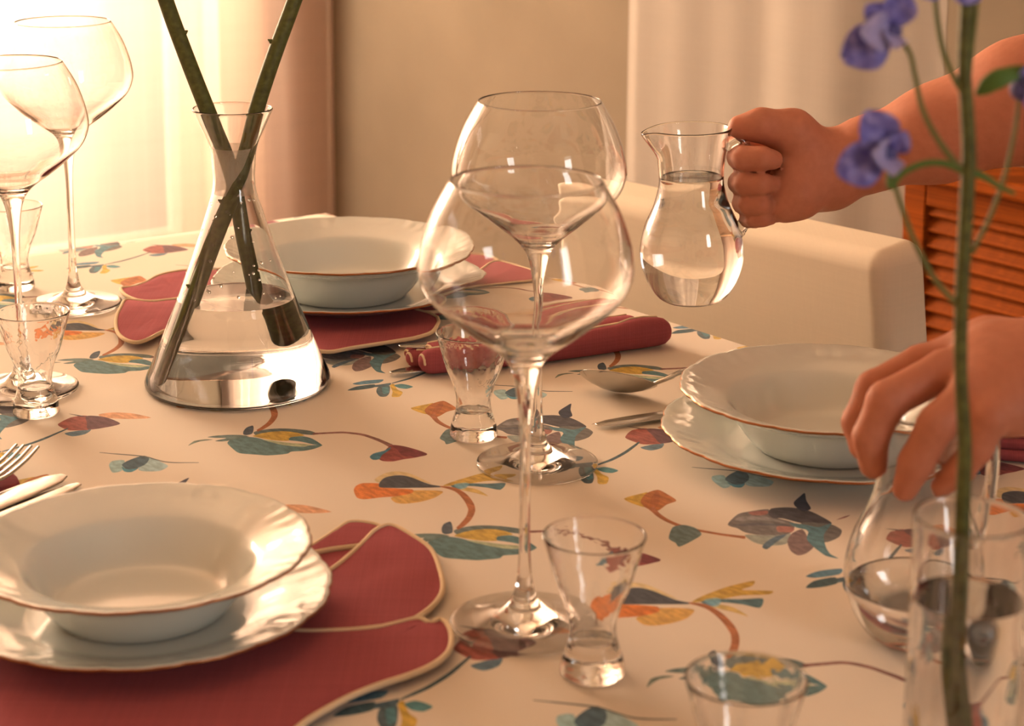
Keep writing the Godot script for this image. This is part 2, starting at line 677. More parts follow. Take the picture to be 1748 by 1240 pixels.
func print_cloth() -> ImageTexture:
	tile = Image.create(TW, TH, false, Image.FORMAT_RGB8)
	tile.fill(Color(0.868, 0.828, 0.775))
	var rng := RandomNumberGenerator.new()
	rng.seed = 2
	ink(Color(0.355, 0.480, 0.498), 1.00, [10882, 6230, 10788, 6151, 10767, 6033, 10878, 5942, 11067, 5902, 11244, 5858, 11369, 5792, 11450, 5720, 11452, 5635, 11528, 5569, 11580, 5672, 11583, 5782, 11538, 5885, 11578, 5949, 11515, 6104, 11388, 6199, 11255, 6277, 11093, 6267])
	ink(Color(0.660, 0.706, 0.591), 1.00, [10978, 5925, 11158, 5819, 11284, 5752, 11403, 5652, 11452, 5643, 11427, 5756, 11268, 5854])
	ink(Color(0.383, 0.446, 0.446), 1.00, [10682, 5879, 10656, 5781, 10680, 5665, 10757, 5573, 10866, 5496, 10980, 5437, 11081, 5429, 11148, 5469, 11090, 5521, 10991, 5570, 10872, 5626, 10796, 5718, 10787, 5839, 10795, 5906])
	ink(Color(0.743, 0.633, 0.305), 1.00, [10807, 5942, 10771, 5832, 10780, 5710, 10852, 5617, 10971, 5560, 11107, 5552, 11081, 5659, 11174, 5741, 11103, 5826, 11016, 5880, 10897, 5920])
	ink(Color(0.333, 0.480, 0.513), 1.00, [11159, 5734, 11077, 5681, 11113, 5579, 11271, 5542, 11530, 5567, 11432, 5618, 11295, 5664, 11218, 5706])
	ink(Color(0.398, 0.480, 0.477), 1.00, [10552, 6288, 10552, 6203, 10602, 6101, 10689, 6015, 10794, 5975, 10783, 6056, 10809, 6159, 10793, 6245, 10730, 6287, 10708, 6162, 10631, 6237])
	ink(Color(0.455, 0.506, 0.461), 1.00, [10719, 6548, 10602, 6439, 10611, 6336, 10674, 6286, 10650, 6398, 10686, 6489])
	ink(Color(0.311, 0.361, 0.414), 1.00, [10567, 5930, 10464, 5853, 10438, 5779, 10576, 5832, 10724, 5913, 10738, 5974, 10686, 5985])
	ink(Color(0.541, 0.395, 0.373), 1.00, [11134, 5477, 11152, 5440, 11179, 5387, 11206, 5336, 11229, 5293, 11253, 5252, 11286, 5215, 11333, 5184, 11389, 5158, 11451, 5137, 11523, 5122, 11603, 5113, 11677, 5106, 11741, 5103, 11800, 5102, 11858, 5103, 11924, 5107, 11990, 5112, 12037, 5117, 11936, 5046, 11896, 5047, 11837, 5047, 11777, 5049, 11722, 5051, 11667, 5055, 11607, 5063, 11536, 5072, 11459, 5084, 11389, 5102, 11329, 5125, 11275, 5154, 11230, 5187, 11197, 5225, 11172, 5266, 11149, 5310, 11120, 5360, 11092, 5412, 11072, 5449])
	ink(Color(0.552, 0.293, 0.289), 1.00, [11948, 5070, 12010, 5013, 12148, 4972, 12309, 4943, 12443, 4946, 12469, 5075, 12455, 5194, 12460, 5307, 12382, 5376, 12265, 5357, 12108, 5223])
	ink(Color(0.455, 0.225, 0.258), 1.00, [11953, 5064, 12010, 5013, 12148, 4972, 12443, 4946, 12455, 5067, 12324, 5143, 12145, 5098])
	ink(Color(0.276, 0.489, 0.591), 1.00, [12175, 5401, 12095, 5319, 12079, 5208, 12006, 5100, 12093, 5160, 12194, 5282, 12307, 5370, 12289, 5423])
	ink(Color(0.793, 0.706, 0.446), 0.55, [12877, 5703, 12763, 5544, 12770, 5439, 12869, 5381, 13048, 5365, 13337, 5372, 13078, 5429, 12897, 5456, 12888, 5595, 12994, 5720])
	ink(Color(0.800, 0.633, 0.331), 0.90, [13482, 5849, 13453, 5717, 13409, 5600, 13554, 5439, 13645, 5422, 13746, 5564, 13760, 5713, 13720, 5831, 13640, 5883])
	ink(Color(0.807, 0.480, 0.237), 1.00, [13071, 6001, 12950, 5916, 12914, 5833, 13018, 5732, 13144, 5772, 13245, 5681, 13382, 5587, 13485, 5651, 13471, 5797, 13407, 5927, 13371, 6048, 13282, 6075])
	ink(Color(0.297, 0.319, 0.352), 1.00, [13080, 5763, 12984, 5703, 12892, 5609, 12882, 5520, 12932, 5450, 13054, 5416, 13213, 5403, 13346, 5389, 13504, 5334, 13437, 5437, 13332, 5561, 13235, 5676, 13148, 5774])
	ink(Color(0.757, 0.642, 0.331), 1.00, [17465, 5328, 17419, 5242, 17379, 5104, 17341, 4910, 17362, 4668, 17462, 4750, 17488, 4870, 17664, 4705, 17713, 4775, 17595, 4945, 17557, 5115, 17524, 5258])
	ink(Color(0.768, 0.663, 0.383), 0.85, [17560, 5282, 17657, 5183, 17784, 5147, 18009, 5174, 17858, 5212, 17693, 5263])
	ink(Color(0.326, 0.463, 0.518), 1.00, [17509, 5275, 17537, 5128, 17664, 4994, 17756, 4860, 17910, 4998, 17758, 5060, 17618, 5157, 17651, 5262])
	ink(Color(0.498, 0.706, 0.800), 0.70, [17490, 5235, 17500, 5131, 17566, 5120, 17675, 5223, 17638, 5267])
	ink(Color(0.664, 0.429, 0.289), 1.00, [13475, 5362, 13529, 5353, 13601, 5338, 13678, 5333, 13752, 5341, 13832, 5357, 13912, 5378, 13994, 5403, 14078, 5432, 14150, 5460, 14196, 5478, 14225, 5491, 14255, 5508, 14300, 5536, 14352, 5571, 14400, 5607, 14443, 5643, 14484, 5680, 14522, 5717, 14561, 5755, 14597, 5794, 14625, 5822, 14686, 5840, 14675, 5817, 14655, 5782, 14629, 5744, 14596, 5705, 14557, 5663, 14511, 5619, 14454, 5572, 14391, 5524, 14322, 5477, 14251, 5437, 14178, 5402, 14102, 5371, 14016, 5342, 13920, 5313, 13827, 5291, 13743, 5278, 13664, 5271, 13593, 5274, 13532, 5294, 13481, 5324, 13450, 5347])
	ink(Color(0.778, 0.650, 0.305), 1.00, [14832, 4283, 14803, 4080, 14812, 4021, 14993, 4194, 15164, 4273, 15028, 4300])
	ink(Color(0.671, 0.421, 0.237), 1.00, [14983, 4206, 14828, 4050, 14794, 3903, 14974, 3911, 15169, 3952, 15212, 4082, 15324, 4247, 15238, 4283, 15115, 4264])
	ink(Color(0.588, 0.344, 0.216), 0.50, [14937, 4058, 14802, 3908, 15021, 4027, 15219, 4194, 15235, 4274])
	ink(Color(0.635, 0.412, 0.289), 1.00, [15241, 4284, 15304, 4302, 15397, 4330, 15488, 4352, 15566, 4363, 15639, 4368, 15707, 4368, 15774, 4364, 15837, 4354, 15898, 4341, 15959, 4323, 16019, 4302, 16076, 4280, 16131, 4259, 16184, 4236, 16240, 4210, 16311, 4175, 16386, 4135, 16440, 4108, 16384, 4065, 16334, 4096, 16263, 4138, 16196, 4177, 16140, 4203, 16087, 4225, 16033, 4246, 15973, 4267, 15911, 4286, 15849, 4302, 15784, 4312, 15719, 4318, 15650, 4318, 15577, 4312, 15501, 4301, 15425, 4285, 15336, 4257, 15243, 4223, 15174, 4197])
	ink(Color(0.391, 0.480, 0.498), 1.00, [16020, 4592, 15800, 4408, 15799, 4302, 15922, 4264, 16110, 4320, 16211, 4488, 16260, 4645, 16156, 4613])
	ink(Color(0.534, 0.591, 0.581), 0.85, [16356, 4048, 16476, 3919, 16587, 3738, 16779, 3924, 16715, 4060, 16563, 4102])
	ink(Color(0.434, 0.421, 0.425), 1.00, [16036, 4003, 15859, 3777, 15857, 3650, 15916, 3487, 16086, 3593, 16368, 3547, 16563, 3705, 16563, 3828, 16418, 3969, 16304, 4011, 16173, 3998])
	ink(Color(0.340, 0.353, 0.383), 0.80, [16057, 3991, 16164, 3789, 16344, 3639, 16424, 3619, 16224, 3832, 16155, 3937])
	ink(Color(0.541, 0.540, 0.539), 0.70, [15973, 3887, 15929, 3779, 16078, 3635, 16327, 3595, 16146, 3714, 16031, 3850])
	ink(Color(0.599, 0.387, 0.362), 0.85, [15866, 3664, 15942, 3522, 16031, 3593, 15967, 3689])
	ink(Color(0.692, 0.463, 0.425), 0.85, [16354, 3708, 16467, 3619, 16563, 3705, 16480, 3791])
	ink(Color(0.304, 0.302, 0.331), 1.00, [16026, 3566, 15916, 3455, 15991, 3319, 16131, 3246, 16325, 3245, 16581, 3295, 16563, 3392, 16416, 3503, 16217, 3547, 16143, 3603])
	ink(Color(0.218, 0.242, 0.310), 1.00, [15894, 3195, 15802, 3067, 15736, 2960, 15930, 3085, 16146, 3195, 16156, 3296, 15994, 3257])
	ink(Color(0.412, 0.412, 0.414), 1.00, [16409, 3498, 16517, 3358, 16638, 3322, 16797, 3353, 16924, 3481, 16962, 3630, 16876, 3689, 16645, 3595])
	ink(Color(0.484, 0.412, 0.414), 1.00, [16723, 3871, 16589, 3724, 16558, 3593, 16773, 3690, 16964, 3767, 17078, 3928, 17081, 4024, 16933, 3994])
	ink(Color(0.333, 0.489, 0.539), 1.00, [16344, 3576, 16476, 3501, 16599, 3451, 16588, 3300, 16794, 3542, 17057, 3717, 17227, 3799, 17366, 3821, 17245, 3859, 16999, 3796, 16787, 3716, 16620, 3576, 16490, 3605])
	ink(Color(0.333, 0.429, 0.508), 1.00, [16713, 4122, 16630, 4029, 16564, 3876, 16586, 3776, 16692, 3968, 16783, 4123])
	ink(Color(0.534, 0.366, 0.362), 1.00, [16540, 3216, 16509, 3112, 16506, 3037, 16540, 3120])
	ink(Color(0.541, 0.718, 0.758), 0.80, [10870, 7362, 10756, 7284, 10810, 7195, 11108, 7326, 11130, 7427])
	ink(Color(0.556, 0.710, 0.758), 0.80, [11162, 7203, 10889, 6993, 11098, 6955, 11265, 6964, 11362, 7083, 11279, 7192])
	ink(Color(0.326, 0.565, 0.654), 1.00, [10991, 7289, 11095, 7283, 11138, 7191, 11223, 7288, 11161, 7333])
	ink(Color(0.297, 0.395, 0.456), 1.00, [10935, 7267, 10851, 7189, 10793, 7078, 10784, 6996, 10909, 6999, 11064, 7096, 11139, 7213, 11102, 7286])
	ink(Color(0.355, 0.387, 0.393), 1.00, [10414, 7276, 10457, 7249, 10517, 7211, 10578, 7172, 10632, 7135, 10686, 7099, 10735, 7067, 10776, 7041, 10812, 7020, 10853, 7002, 10902, 6989, 10956, 6978, 11009, 6964, 11059, 6951, 11109, 6934, 11162, 6903, 11224, 6840, 11288, 6762, 11333, 6705, 11318, 6699, 11269, 6753, 11199, 6829, 11132, 6890, 11080, 6921, 11031, 6937, 10981, 6951, 10927, 6964, 10872, 6974, 10821, 6987, 10780, 7006, 10745, 7028, 10705, 7054, 10657, 7087, 10604, 7124, 10551, 7161, 10496, 7202, 10440, 7242, 10402, 7271])
	ink(Color(0.814, 0.608, 0.466), 0.90, [9056, 6776, 9070, 6641, 9224, 6517, 9525, 6429, 9426, 6616, 9222, 6779])
	ink(Color(0.391, 0.497, 0.571), 1.00, [9542, 7286, 9558, 7043, 9691, 7142, 9696, 7269])
	ink(Color(0.599, 0.344, 0.320), 1.00, [9157, 7214, 8990, 7031, 9024, 6885, 9330, 6974, 9568, 7043, 9483, 7211, 9322, 7234])
	ink(Color(0.419, 0.302, 0.331), 1.00, [9039, 6890, 9192, 6767, 9527, 6739, 9577, 6874, 9560, 7064, 9317, 6989])
	ink(Color(0.319, 0.302, 0.331), 1.00, [8834, 6994, 8978, 6928, 9083, 6897, 9016, 6941])
	ink(Color(0.276, 0.370, 0.414), 1.00, [17814, 7971, 17810, 7940, 17801, 7895, 17792, 7850, 17782, 7810, 17771, 7769, 17754, 7720, 17724, 7657, 17687, 7587, 17647, 7519, 17602, 7453, 17555, 7390, 17511, 7334, 17470, 7282, 17433, 7237, 17406, 7206, 17373, 7199, 17392, 7228, 17422, 7271, 17456, 7321, 17496, 7377, 17540, 7438, 17581, 7501, 17622, 7569, 17660, 7639, 17691, 7700, 17712, 7749, 17725, 7790, 17738, 7832, 17758, 7880, 17776, 7929, 17790, 7963])
	ink(Color(0.337, 0.408, 0.446), 1.00, [18022, 8255, 17871, 8166, 17837, 8091, 17884, 8035, 18133, 8163, 18255, 8261, 18213, 8311])
	ink(Color(0.326, 0.548, 0.602), 0.80, [17900, 8133, 17904, 8062, 18127, 8170, 18142, 8235])
	ink(Color(0.793, 0.676, 0.331), 1.00, [17863, 8021, 17839, 7963, 18048, 8035, 18199, 8048, 18353, 8165, 18303, 8224, 18109, 8116])
	ink(Color(0.347, 0.557, 0.602), 1.00, [17892, 7987, 17884, 7903, 17974, 7864, 18066, 7861, 18096, 7949, 18023, 7996])
	ink(Color(0.297, 0.395, 0.456), 1.00, [17774, 8414, 17739, 8252, 17767, 8055, 17784, 7968, 17879, 8049, 17836, 8195])
	ink(Color(0.326, 0.497, 0.602), 1.00, [17545, 4287, 17511, 4133, 17590, 3961, 17691, 4061, 17631, 4253])
	ink(Color(0.254, 0.361, 0.404), 1.00, [17777, 4459, 17683, 4306, 17719, 4127, 17849, 4203, 17837, 4363])
	return ImageTexture.create_from_image(tile)


func table() -> void:
	var t := thing("dining_table", "wooden dining table under the flowered tablecloth", "table", Vector3(CORNER.x, 0, CORNER.z) + ALONG * 0.85 + ACROSS * 0.5)
	var b := Basis(ALONG, Vector3.UP, ALONG.cross(Vector3.UP).normalized())
	part(t, "tabletop", moved(rounded_box(Vector3(1.66, 0.03, 0.93), 0.004, 2), Transform3D(b, Vector3(0, TOP - 0.023, 0))), M.dark_wood)
	for s in [[-0.76, -0.4], [0.76, -0.4], [-0.76, 0.4], [0.76, 0.4]]:
		part(t, "leg", moved(rounded_box(Vector3(0.06, TOP - 0.04, 0.06), 0.005, 2), Transform3D(b, b * Vector3(s[0], (TOP - 0.04) / 2, s[1]))), M.dark_wood)

	var m := stone(Color(1, 1, 1), 0.95, 0.15)
	m.albedo_texture = print_cloth()
	m.texture_filter = BaseMaterial3D.TEXTURE_FILTER_LINEAR_WITH_MIPMAPS
	m.rim_enabled = true
	m.rim = 0.25
	var au := []
	var bu := []
	for k in 9:
		au.append(-0.30 + 0.033 * k)
		bu.append(-0.30 + 0.033 * k)
	for k in 6:
		au.append(-0.02 + 0.004 * k)
		bu.append(-0.02 + 0.004 * k)
	for k in 115:
		au.append(0.015 * (k + 0.6))
	for k in 67:
		bu.append(0.015 * (k + 0.6))
	for k in 7:
		au.append(1.74 + 0.035 * k)
		bu.append(1.02 + 0.035 * k)
	var lap := func(s: float, most: float) -> Vector2:   # (place on the top, drop below it)
		var r := 0.012
		if s >= r and s <= most - r:
			return Vector2(s, 0)
		var d := r - s if s < r else s - (most - r)
		var turn := minf(d / r, PI / 2)
		var x := r * sin(turn)
		var y := r * (1.0 - cos(turn)) + maxf(0.0, d - r * PI / 2)
		x += maxf(0.0, d - r * PI / 2) * 0.05
		return Vector2(r - x, y) if s < r else Vector2(most - r + x, y)
	var at := func(i, j):
		var p: Vector2 = lap.call(au[i], 1.72)
		var q: Vector2 = lap.call(bu[j], 1.0)
		var drop := maxf(p.y, q.y)
		var v := CORNER + ALONG * p.x + ACROSS * q.x
		var wave := 0.0007 * noise.get_noise_2d(au[i] * 9.0, bu[j] * 5.0) + 0.0005 * noise.get_noise_2d(au[i] * 24.0 + 40.0, bu[j] * 20.0)
		v.y += (wave - 0.0009 if drop == 0.0 else -drop - 0.0009)
		if drop > 0.02:
			v += (ALONG * sin(bu[j] * 40.0) + ACROSS * sin(au[i] * 40.0)) * 0.05 * (drop - 0.02)
		return v
	var na := au.size()
	var cloth := grid(na, bu.size(), at, false, func(i, j): return lattice(au[i], bu[j]))
	alone("tablecloth", cloth, m, "cream cloth printed with teal, orange and red flowers covering the table", "tablecloth")


# where a point of the cloth lies in the repeat of the print
func lattice(a: float, b: float) -> Vector2:
	return Vector2(a * 4.24256 + b * 0.22428, a * 0.00686 + b * 3.29165)


# ---------------------------------------------------------------- furniture behind
func chair() -> void:
	var n := Vector3(0.783, 0, -0.623)   # away from the table
	var c := thing("dining_chair", "cream upholstered dining chair on the far right side of the table", "chair", Vector3(0.205, 0, -1.80))
	var b := Basis(ALONG, Vector3.UP, ALONG.cross(Vector3.UP))
	var lean := b * Basis(Vector3.BACK, 0.022) * Basis(Vector3.RIGHT, deg_to_rad(7.0))
	var back := rounded_box(Vector3(0.43, 0.62, 0.062), 0.017, 6)
	part(c, "backrest", moved(back, Transform3D(lean, n * 0.035 + Vector3(0, 0.506, 0))), M.upholstery)
	part(c, "seat", moved(rounded_box(Vector3(0.42, 0.09, 0.42), 0.03, 5), Transform3D(b, -n * 0.17 + Vector3(0, 0.44, 0))), M.upholstery)
	for s in [[-0.17, 0.0], [0.17, 0.0], [-0.17, -0.34], [0.17, -0.34]]:
		part(c, "leg", tube(PackedVector3Array([ALONG * s[0] + n * s[1] + Vector3(0, 0.02, 0), ALONG * s[0] * 0.96 + n * s[1] + Vector3(0, 0.40, 0)]), [0.014, 0.021]), M.dark_wood)


func cabinet() -> void:
	var depth := 0.05
	var into := WALL_W
	var h := 0.715
	var c := thing("louvred_cabinet", "orange-brown wooden cabinet with louvred doors against the right wall", "cabinet", ROOM + WALL_R * 1.613)
	var b := Basis(WALL_R, Vector3.UP, WALL_R.cross(Vector3.UP))
	var flip := 1.0 if b.z.dot(into) > 0 else -1.0
	part(c, "body", moved(rounded_box(Vector3(0.62, h, depth), 0.003, 2), Transform3D(b, WALL_R * 0.31 + into * depth * 0.5 + Vector3(0, h / 2, 0))), M.wood)
	part(c, "top", moved(rounded_box(Vector3(0.66, 0.022, depth + 0.05), 0.006, 3), Transform3D(b, WALL_R * 0.31 + into * 0.05 + Vector3(0, h + 0.011, 0))), M.wood)
	for d in 2:
		var x0 := 0.004 + 0.31 * d
		var door := part(c, "door", joined([
			moved(rounded_box(Vector3(0.036, h - 0.01, 0.022), 0.003, 2), Transform3D(b, WALL_R * (x0 + 0.018) + into * (depth + 0.011) + Vector3(0, h / 2, 0))),
			moved(rounded_box(Vector3(0.036, h - 0.01, 0.022), 0.003, 2), Transform3D(b, WALL_R * (x0 + 0.284) + into * (depth + 0.011) + Vector3(0, h / 2, 0))),
			moved(rounded_box(Vector3(0.23, 0.04, 0.022), 0.003, 2), Transform3D(b, WALL_R * (x0 + 0.151) + into * (depth + 0.011) + Vector3(0, 0.03, 0))),
			moved(rounded_box(Vector3(0.23, 0.03, 0.022), 0.003, 2), Transform3D(b, WALL_R * (x0 + 0.151) + into * (depth + 0.011) + Vector3(0, h - 0.02, 0)))]), M.wood)
		var one := moved(rounded_box(Vector3(0.235, 0.0235, 0.006), 0.0028, 2), Transform3D(b * Basis(Vector3.RIGHT, -0.55 * flip), Vector3.ZERO))
		for k in 31:
			var s := part(door, "slat", one, M.wood)
			s.position = WALL_R * (x0 + 0.151) + into * (depth + 0.010) + Vector3(0, 0.062 + 0.0205 * k, 0)


# ---------------------------------------------------------------- place mats
func outline(list: Array, steps := 4) -> PackedVector2Array:
	var p := PackedVector2Array()
	for i in list.size() / 2:
		p.append(Vector2(list[2 * i], list[2 * i + 1]) * 0.0001)
	var turn := 0.0
	for i in p.size():
		turn += p[i].cross(p[(i + 1) % p.size()])
	if turn < 0:
		p.reverse()
	var o := PackedVector2Array()
	var n := p.size()
	for i in n:
		for s in steps:
			o.append(p[i].cubic_interpolate(p[(i + 1) % n], p[(i + n - 1) % n], p[(i + 2) % n], float(s) / steps))
	return o


func cushion(p: PackedVector2Array, h: float, swell: float) -> ArrayMesh:
	var c := Vector2.ZERO
	for q in p:
		c += q / p.size()
	var rows := [[0.6, 0.0, 0.0], [1.0, 0.0, 0.0], [1.0, 0.55, 0.0], [0.985, 1.0, 0.0], [0.93, 1.0, 0.4], [0.84, 1.0, 0.75], [0.70, 1.0, 1.0], [0.5, 1.0, 0.9], [0.25, 1.0, 0.9], [0.0, 1.0, 0.9]]
	return grid(p.size(), rows.size(), func(i, j):
		var r = rows[j]
		var q: Vector2 = c + (p[i] - c) * r[0]
		return Vector3(q.x, h * r[1] + r[2] * swell * (0.6 + 0.9 * noise.get_noise_2d(q.x * 14.0, q.y * 14.0 + 7.0)), q.y))


func petal(to: Node3D, list: Array, h: float, swell := 0.0016) -> void:
	var p := outline(list)
	var o := part(to, "petal", cushion(p, 0.0022, swell), M.burgundy)
	o.position.y = h
	var edge := PackedVector3Array()
	for q in p:
		edge.append(Vector3(q.x, 0.0018, q.y))
	part(o, "piping", ring(edge, 0.0017), M.piping, "cream piping")


func round_list(r: float, n: int) -> Array:
	var o := []
	for k in n:
		var a := TAU * k / n
		o.append(r * cos(a) * 10000.0)
		o.append(r * sin(a) * 10000.0)
	return o


func mats() -> void:
	var g := thing("placemat", "burgundy petal-shaped placemat with cream piping under the nearest plates", "placemat", on(-0.2166, -1.0182), "burgundy placemats")
	part(g, "base", cushion(outline(round_list(0.118, 40), 2), 0.0016, 0.0002), M.burgundy)
	part(g, "base", cushion(outline([722, -562, 946, -1003, 1135, -1237, 1320, -1240, 1371, -920, 1260, -571, 1025, -240]), 0.0012, 0.0002), M.burgundy)
	petal(g, [712, -647, 987, -1113, 1107, -1360, 1185, -1497, 1353, -1442, 1400, -1270, 1286, -1128, 1166, -1079, 1062, -1032, 886, -912], 0.0006)
	petal(g, [1286, -1128, 1349, -1336, 1438, -1414, 1561, -1264, 1695, -1034, 1759, -734, 1789, -456, 1757, -252, 1680, -79, 1595, 22, 1440, 85, 1222, 134, 1000, 130, 734, 37, 852, -317, 1101, -653, 1215, -917], 0.0018)
	petal(g, [739, 74, 1003, 159, 1224, 156, 1442, 115, 1596, 30, 1674, -9, 1740, 50, 1793, 4, 1840, 94, 1861, 255, 1845, 420, 1777, 560, 1661, 684, 1518, 793, 1380, 925, 1262, 1078, 1175, 1214, 1085, 1422, 979, 1678, 427, 2055, -483, 2067, -1011, 1246, -1021, 251, 42, 86], 0.0030)
	var f := thing("placemat", "burgundy petal-shaped placemat under the plates at the far corner, behind the flask", "placemat", on(-0.1521, -1.7346), "burgundy placemats")
	part(f, "base", cushion(outline(round_list(0.118, 40), 2), 0.0016, 0.0002), M.burgundy)
	petal(f, [879, -1421, 1105, -1476, 1277, -1385, 1404, -1107, 1319, -741, 1128, -472, 809, -334], 0.0006)
	petal(f, [1314, -1151, 1505, -1041, 1697, -730, 1822, -298, 1739, 38, 1466, 248, 1149, 474, 854, 789, 643, 604, 814, -207, 1125, -603], 0.0018)
	petal(f, [-947, -632, -1428, -575, -1580, -505, -1715, -349, -1786, -93, -1876, 75, -1962, 118, -1884, 338, -1743, 512, -1598, 547, -1418, 464, -1203, 360, -791, 148], 0.0030)
	petal(f, [-1732, 570, -1837, 554, -1833, 784, -1805, 1136, -1724, 1525, -1620, 1762, -1507, 1860, -1428, 1775, -1354, 1568, -1251, 1320, -1114, 934, -880, 644, -773, 288, -1408, 523, -1588, 605], 0.0042)
	petal(f, [-503, 825, -322, 1542, -132, 1976, 66, 2133, 256, 2015, 573, 1826, 770, 1686, 891, 1459, 837, 976, 127, 521, -394, 437], 0.0054)


# ---------------------------------------------------------------- plates
func dish(p: PackedVector2Array, rim_from: float, lobes: int, relief: float, around := 288) -> ArrayMesh:
	var most := 0.0
	for q in p:
		most = maxf(most, q.x)
	return grid(around, p.size(), func(i, j):
		var a: float = TAU * i / around
		var q: Vector2 = p[j]
		var edge := smoothstep(rim_from, most, q.x)
		var s := absf(sin(a * lobes * 0.5))
		var r := q.x * (1.0 + edge * edge * relief * (s - 0.5 + 0.35 * absf(sin(a * lobes * 1.5))))
		var up := 0.0
		if q.y > 0.008 and edge > 0.0:
			var band := smoothstep(0.25, 0.5, edge) * (1.0 - smoothstep(0.80, 0.97, edge))
			up = band * 0.00035 * (sin(a * lobes * 1.5 + edge * 9.0) * sin(edge * 13.0 + sin(a * lobes * 0.5) * 3.0))
		return Vector3(r * cos(a), q.y + up, r * sin(a)))


func rim_line(r: float, y: float, lobes: int, relief: float, thick: float) -> ArrayMesh:
	var p := PackedVector3Array()
	for i in 288:
		var a: float = TAU * i / 288.0
		var s := absf(sin(a * lobes * 0.5))
		var q := r * (1.0 + relief * (s - 0.5 + 0.35 * absf(sin(a * lobes * 1.5))))
		p.append(Vector3(q * cos(a), y, q * sin(a)))
	return ring(p, thick, 6)


func plates() -> void:
	var flat := smooth([0.0, 0.0022, 0.040, 0.0022, 0.066, 0.0012, 0.069, 0.0, 0.072, 0.0010, 0.080, 0.0042, 0.092, 0.0085, 0.110, 0.0135, 0.1235, 0.0182,
		0.1252, 0.0196, 0.1240, 0.0208, 0.110, 0.0168, 0.094, 0.0122, 0.083, 0.0082, 0.074, 0.0058, 0.060, 0.0052, 0.030, 0.0052, 0.0, 0.0052], 4)
	var deep := smooth([0.0, 0.0022, 0.036, 0.0022, 0.048, 0.0014, 0.051, 0.0, 0.054, 0.0014, 0.060, 0.0075, 0.067, 0.0170, 0.0735, 0.0270, 0.080, 0.0318, 0.092, 0.0368, 0.1040, 0.0418,
		0.1062, 0.0434, 0.1050, 0.0447, 0.092, 0.0402, 0.079, 0.0356, 0.0715, 0.0312, 0.064, 0.0195, 0.057, 0.0100, 0.050, 0.0062, 0.035, 0.0052, 0.0, 0.0050], 4)
	for k in flat.size():
		flat[k].x *= 0.948
	var dm := dish(flat, 0.082, 16, 0.013)
	var sm := dish(deep, 0.080, 16, 0.013)
	var dl := rim_line(0.1188, 0.0197, 16, 0.013, 0.0010)
	var sl := rim_line(0.1063, 0.0436, 16, 0.013, 0.0010)
	var places := [
		[-0.2010, -1.0210, 0.0042, "at the lower left on the burgundy placemat", "nearest, at the lower left", 0.866],
		[-0.1450, -1.6950, 0.0042, "at the far corner, behind the flask of stems", "at the far corner behind the flask", 1.0],
		[0.2190, -1.3120, 0.0002, "on the bare cloth beside the reaching hand", "at the right, beside the reaching hand", 0.954]]
	for k in 3:
		var q = places[k]
		var d := thing("dinner_plate", "white gilt-rimmed dinner plate " + q[3], "plate", on(q[0], q[1], q[2]), "white scalloped dinner plates")
		d.rotation.y = 0.31 * k
		d.scale = Vector3.ONE * q[5]
		part(d, "body", dm, M.porcelain)
		part(d, "rim", dl, M.gilt, "thin brown gilt rim line")
		var s := thing("soup_plate", "deep white soup plate " + q[4], "soup plate", on(q[0], q[1] + 0.001, q[2] + 0.0058 * q[5]), "white scalloped soup plates")
		s.rotation.y = 0.2 + 0.43 * k
		s.scale = Vector3.ONE * q[5]
		part(s, "body", sm, M.porcelain)
		part(s, "rim", sl, M.gilt, "thin brown gilt rim line")


# ---------------------------------------------------------------- cutlery
func knife(called_label: String, tip: Vector3, dir: Vector3, width := 0.0105) -> Node3D:
	var o := thing("table_knife", called_label, "knife", tip)
	var d := dir.normalized()
	part(o, "blade", bar(PackedVector3Array([d * 0.002, d * 0.012, d * 0.04, d * 0.08, d * 0.105, d * 0.12]), [width * 0.35, width * 0.8, width, width, width * 0.8, width * 0.5], [0.0006, 0.0009, 0.0011, 0.0013, 0.0018, 0.0026]), M.steel)
	part(o, "handle", bar(PackedVector3Array([d * 0.118, d * 0.14, d * 0.18, d * 0.21, d * 0.222]), [0.0045, 0.0062, 0.0080, 0.0098, 0.0080], [0.0030, 0.0034, 0.0036, 0.0040, 0.0030]), M.steel)
	return o


func spoon(label: String, tip: Vector3, dir: Vector3, tilt: float) -> Node3D:
	var o := thing("table_spoon", label, "spoon", tip)
	var d := dir.normalized()
	var side := d.cross(Vector3.UP)
	var up := Vector3.UP
	var away := 0.62
	var e := Vector3(0.087, 0, -0.060).normalized()   # the handle swings back behind the plates
	var side0 := side
	side = side0 * cos(away) + up * sin(away)
	up = up * cos(away) - side0 * sin(away)
	var bowl := grid(28, 13, func(i, j):
		var a: float = TAU * i / 28.0
		var k: float = [0.0, 0.25, 0.5, 0.75, 0.92, 1.0, 1.02, 1.0, 0.92, 0.75, 0.5, 0.25, 0.0][j]
		var lower: bool = j < 6
		var x := cos(a) * k
		var y := sin(a) * k
		var shape := 1.0 - 0.18 * x
		var depth := -0.0085 * (1.0 - k * k) + (0.0 if not lower else -0.0009)
		if j == 6:
			depth = -0.0004
		return d * (0.0305 + 0.0305 * x) + side * (-0.0180 * y * shape) + up * depth + Vector3(0, 0.0125 + tilt * (0.0305 + 0.0305 * x), 0))
	part(o, "bowl", bowl, M.steel)
	part(o, "handle", bar(curve(PackedVector3Array([d * 0.059 + Vector3(0, 0.0125 + tilt * 0.06, 0), d * 0.068 + Vector3(0, 0.0185, 0), d * 0.070 + e * 0.020 + Vector3(0, 0.0225, 0), d * 0.070 + e * 0.055 + Vector3(0, 0.015, 0), d * 0.070 + e * 0.110 + Vector3(0, 0.003, 0)]), 4), [0.0032, 0.0024, 0.0028, 0.0050, 0.0078, 0.0085], [0.0016, 0.0018, 0.0014, 0.0012, 0.0012]), M.steel)
	return o


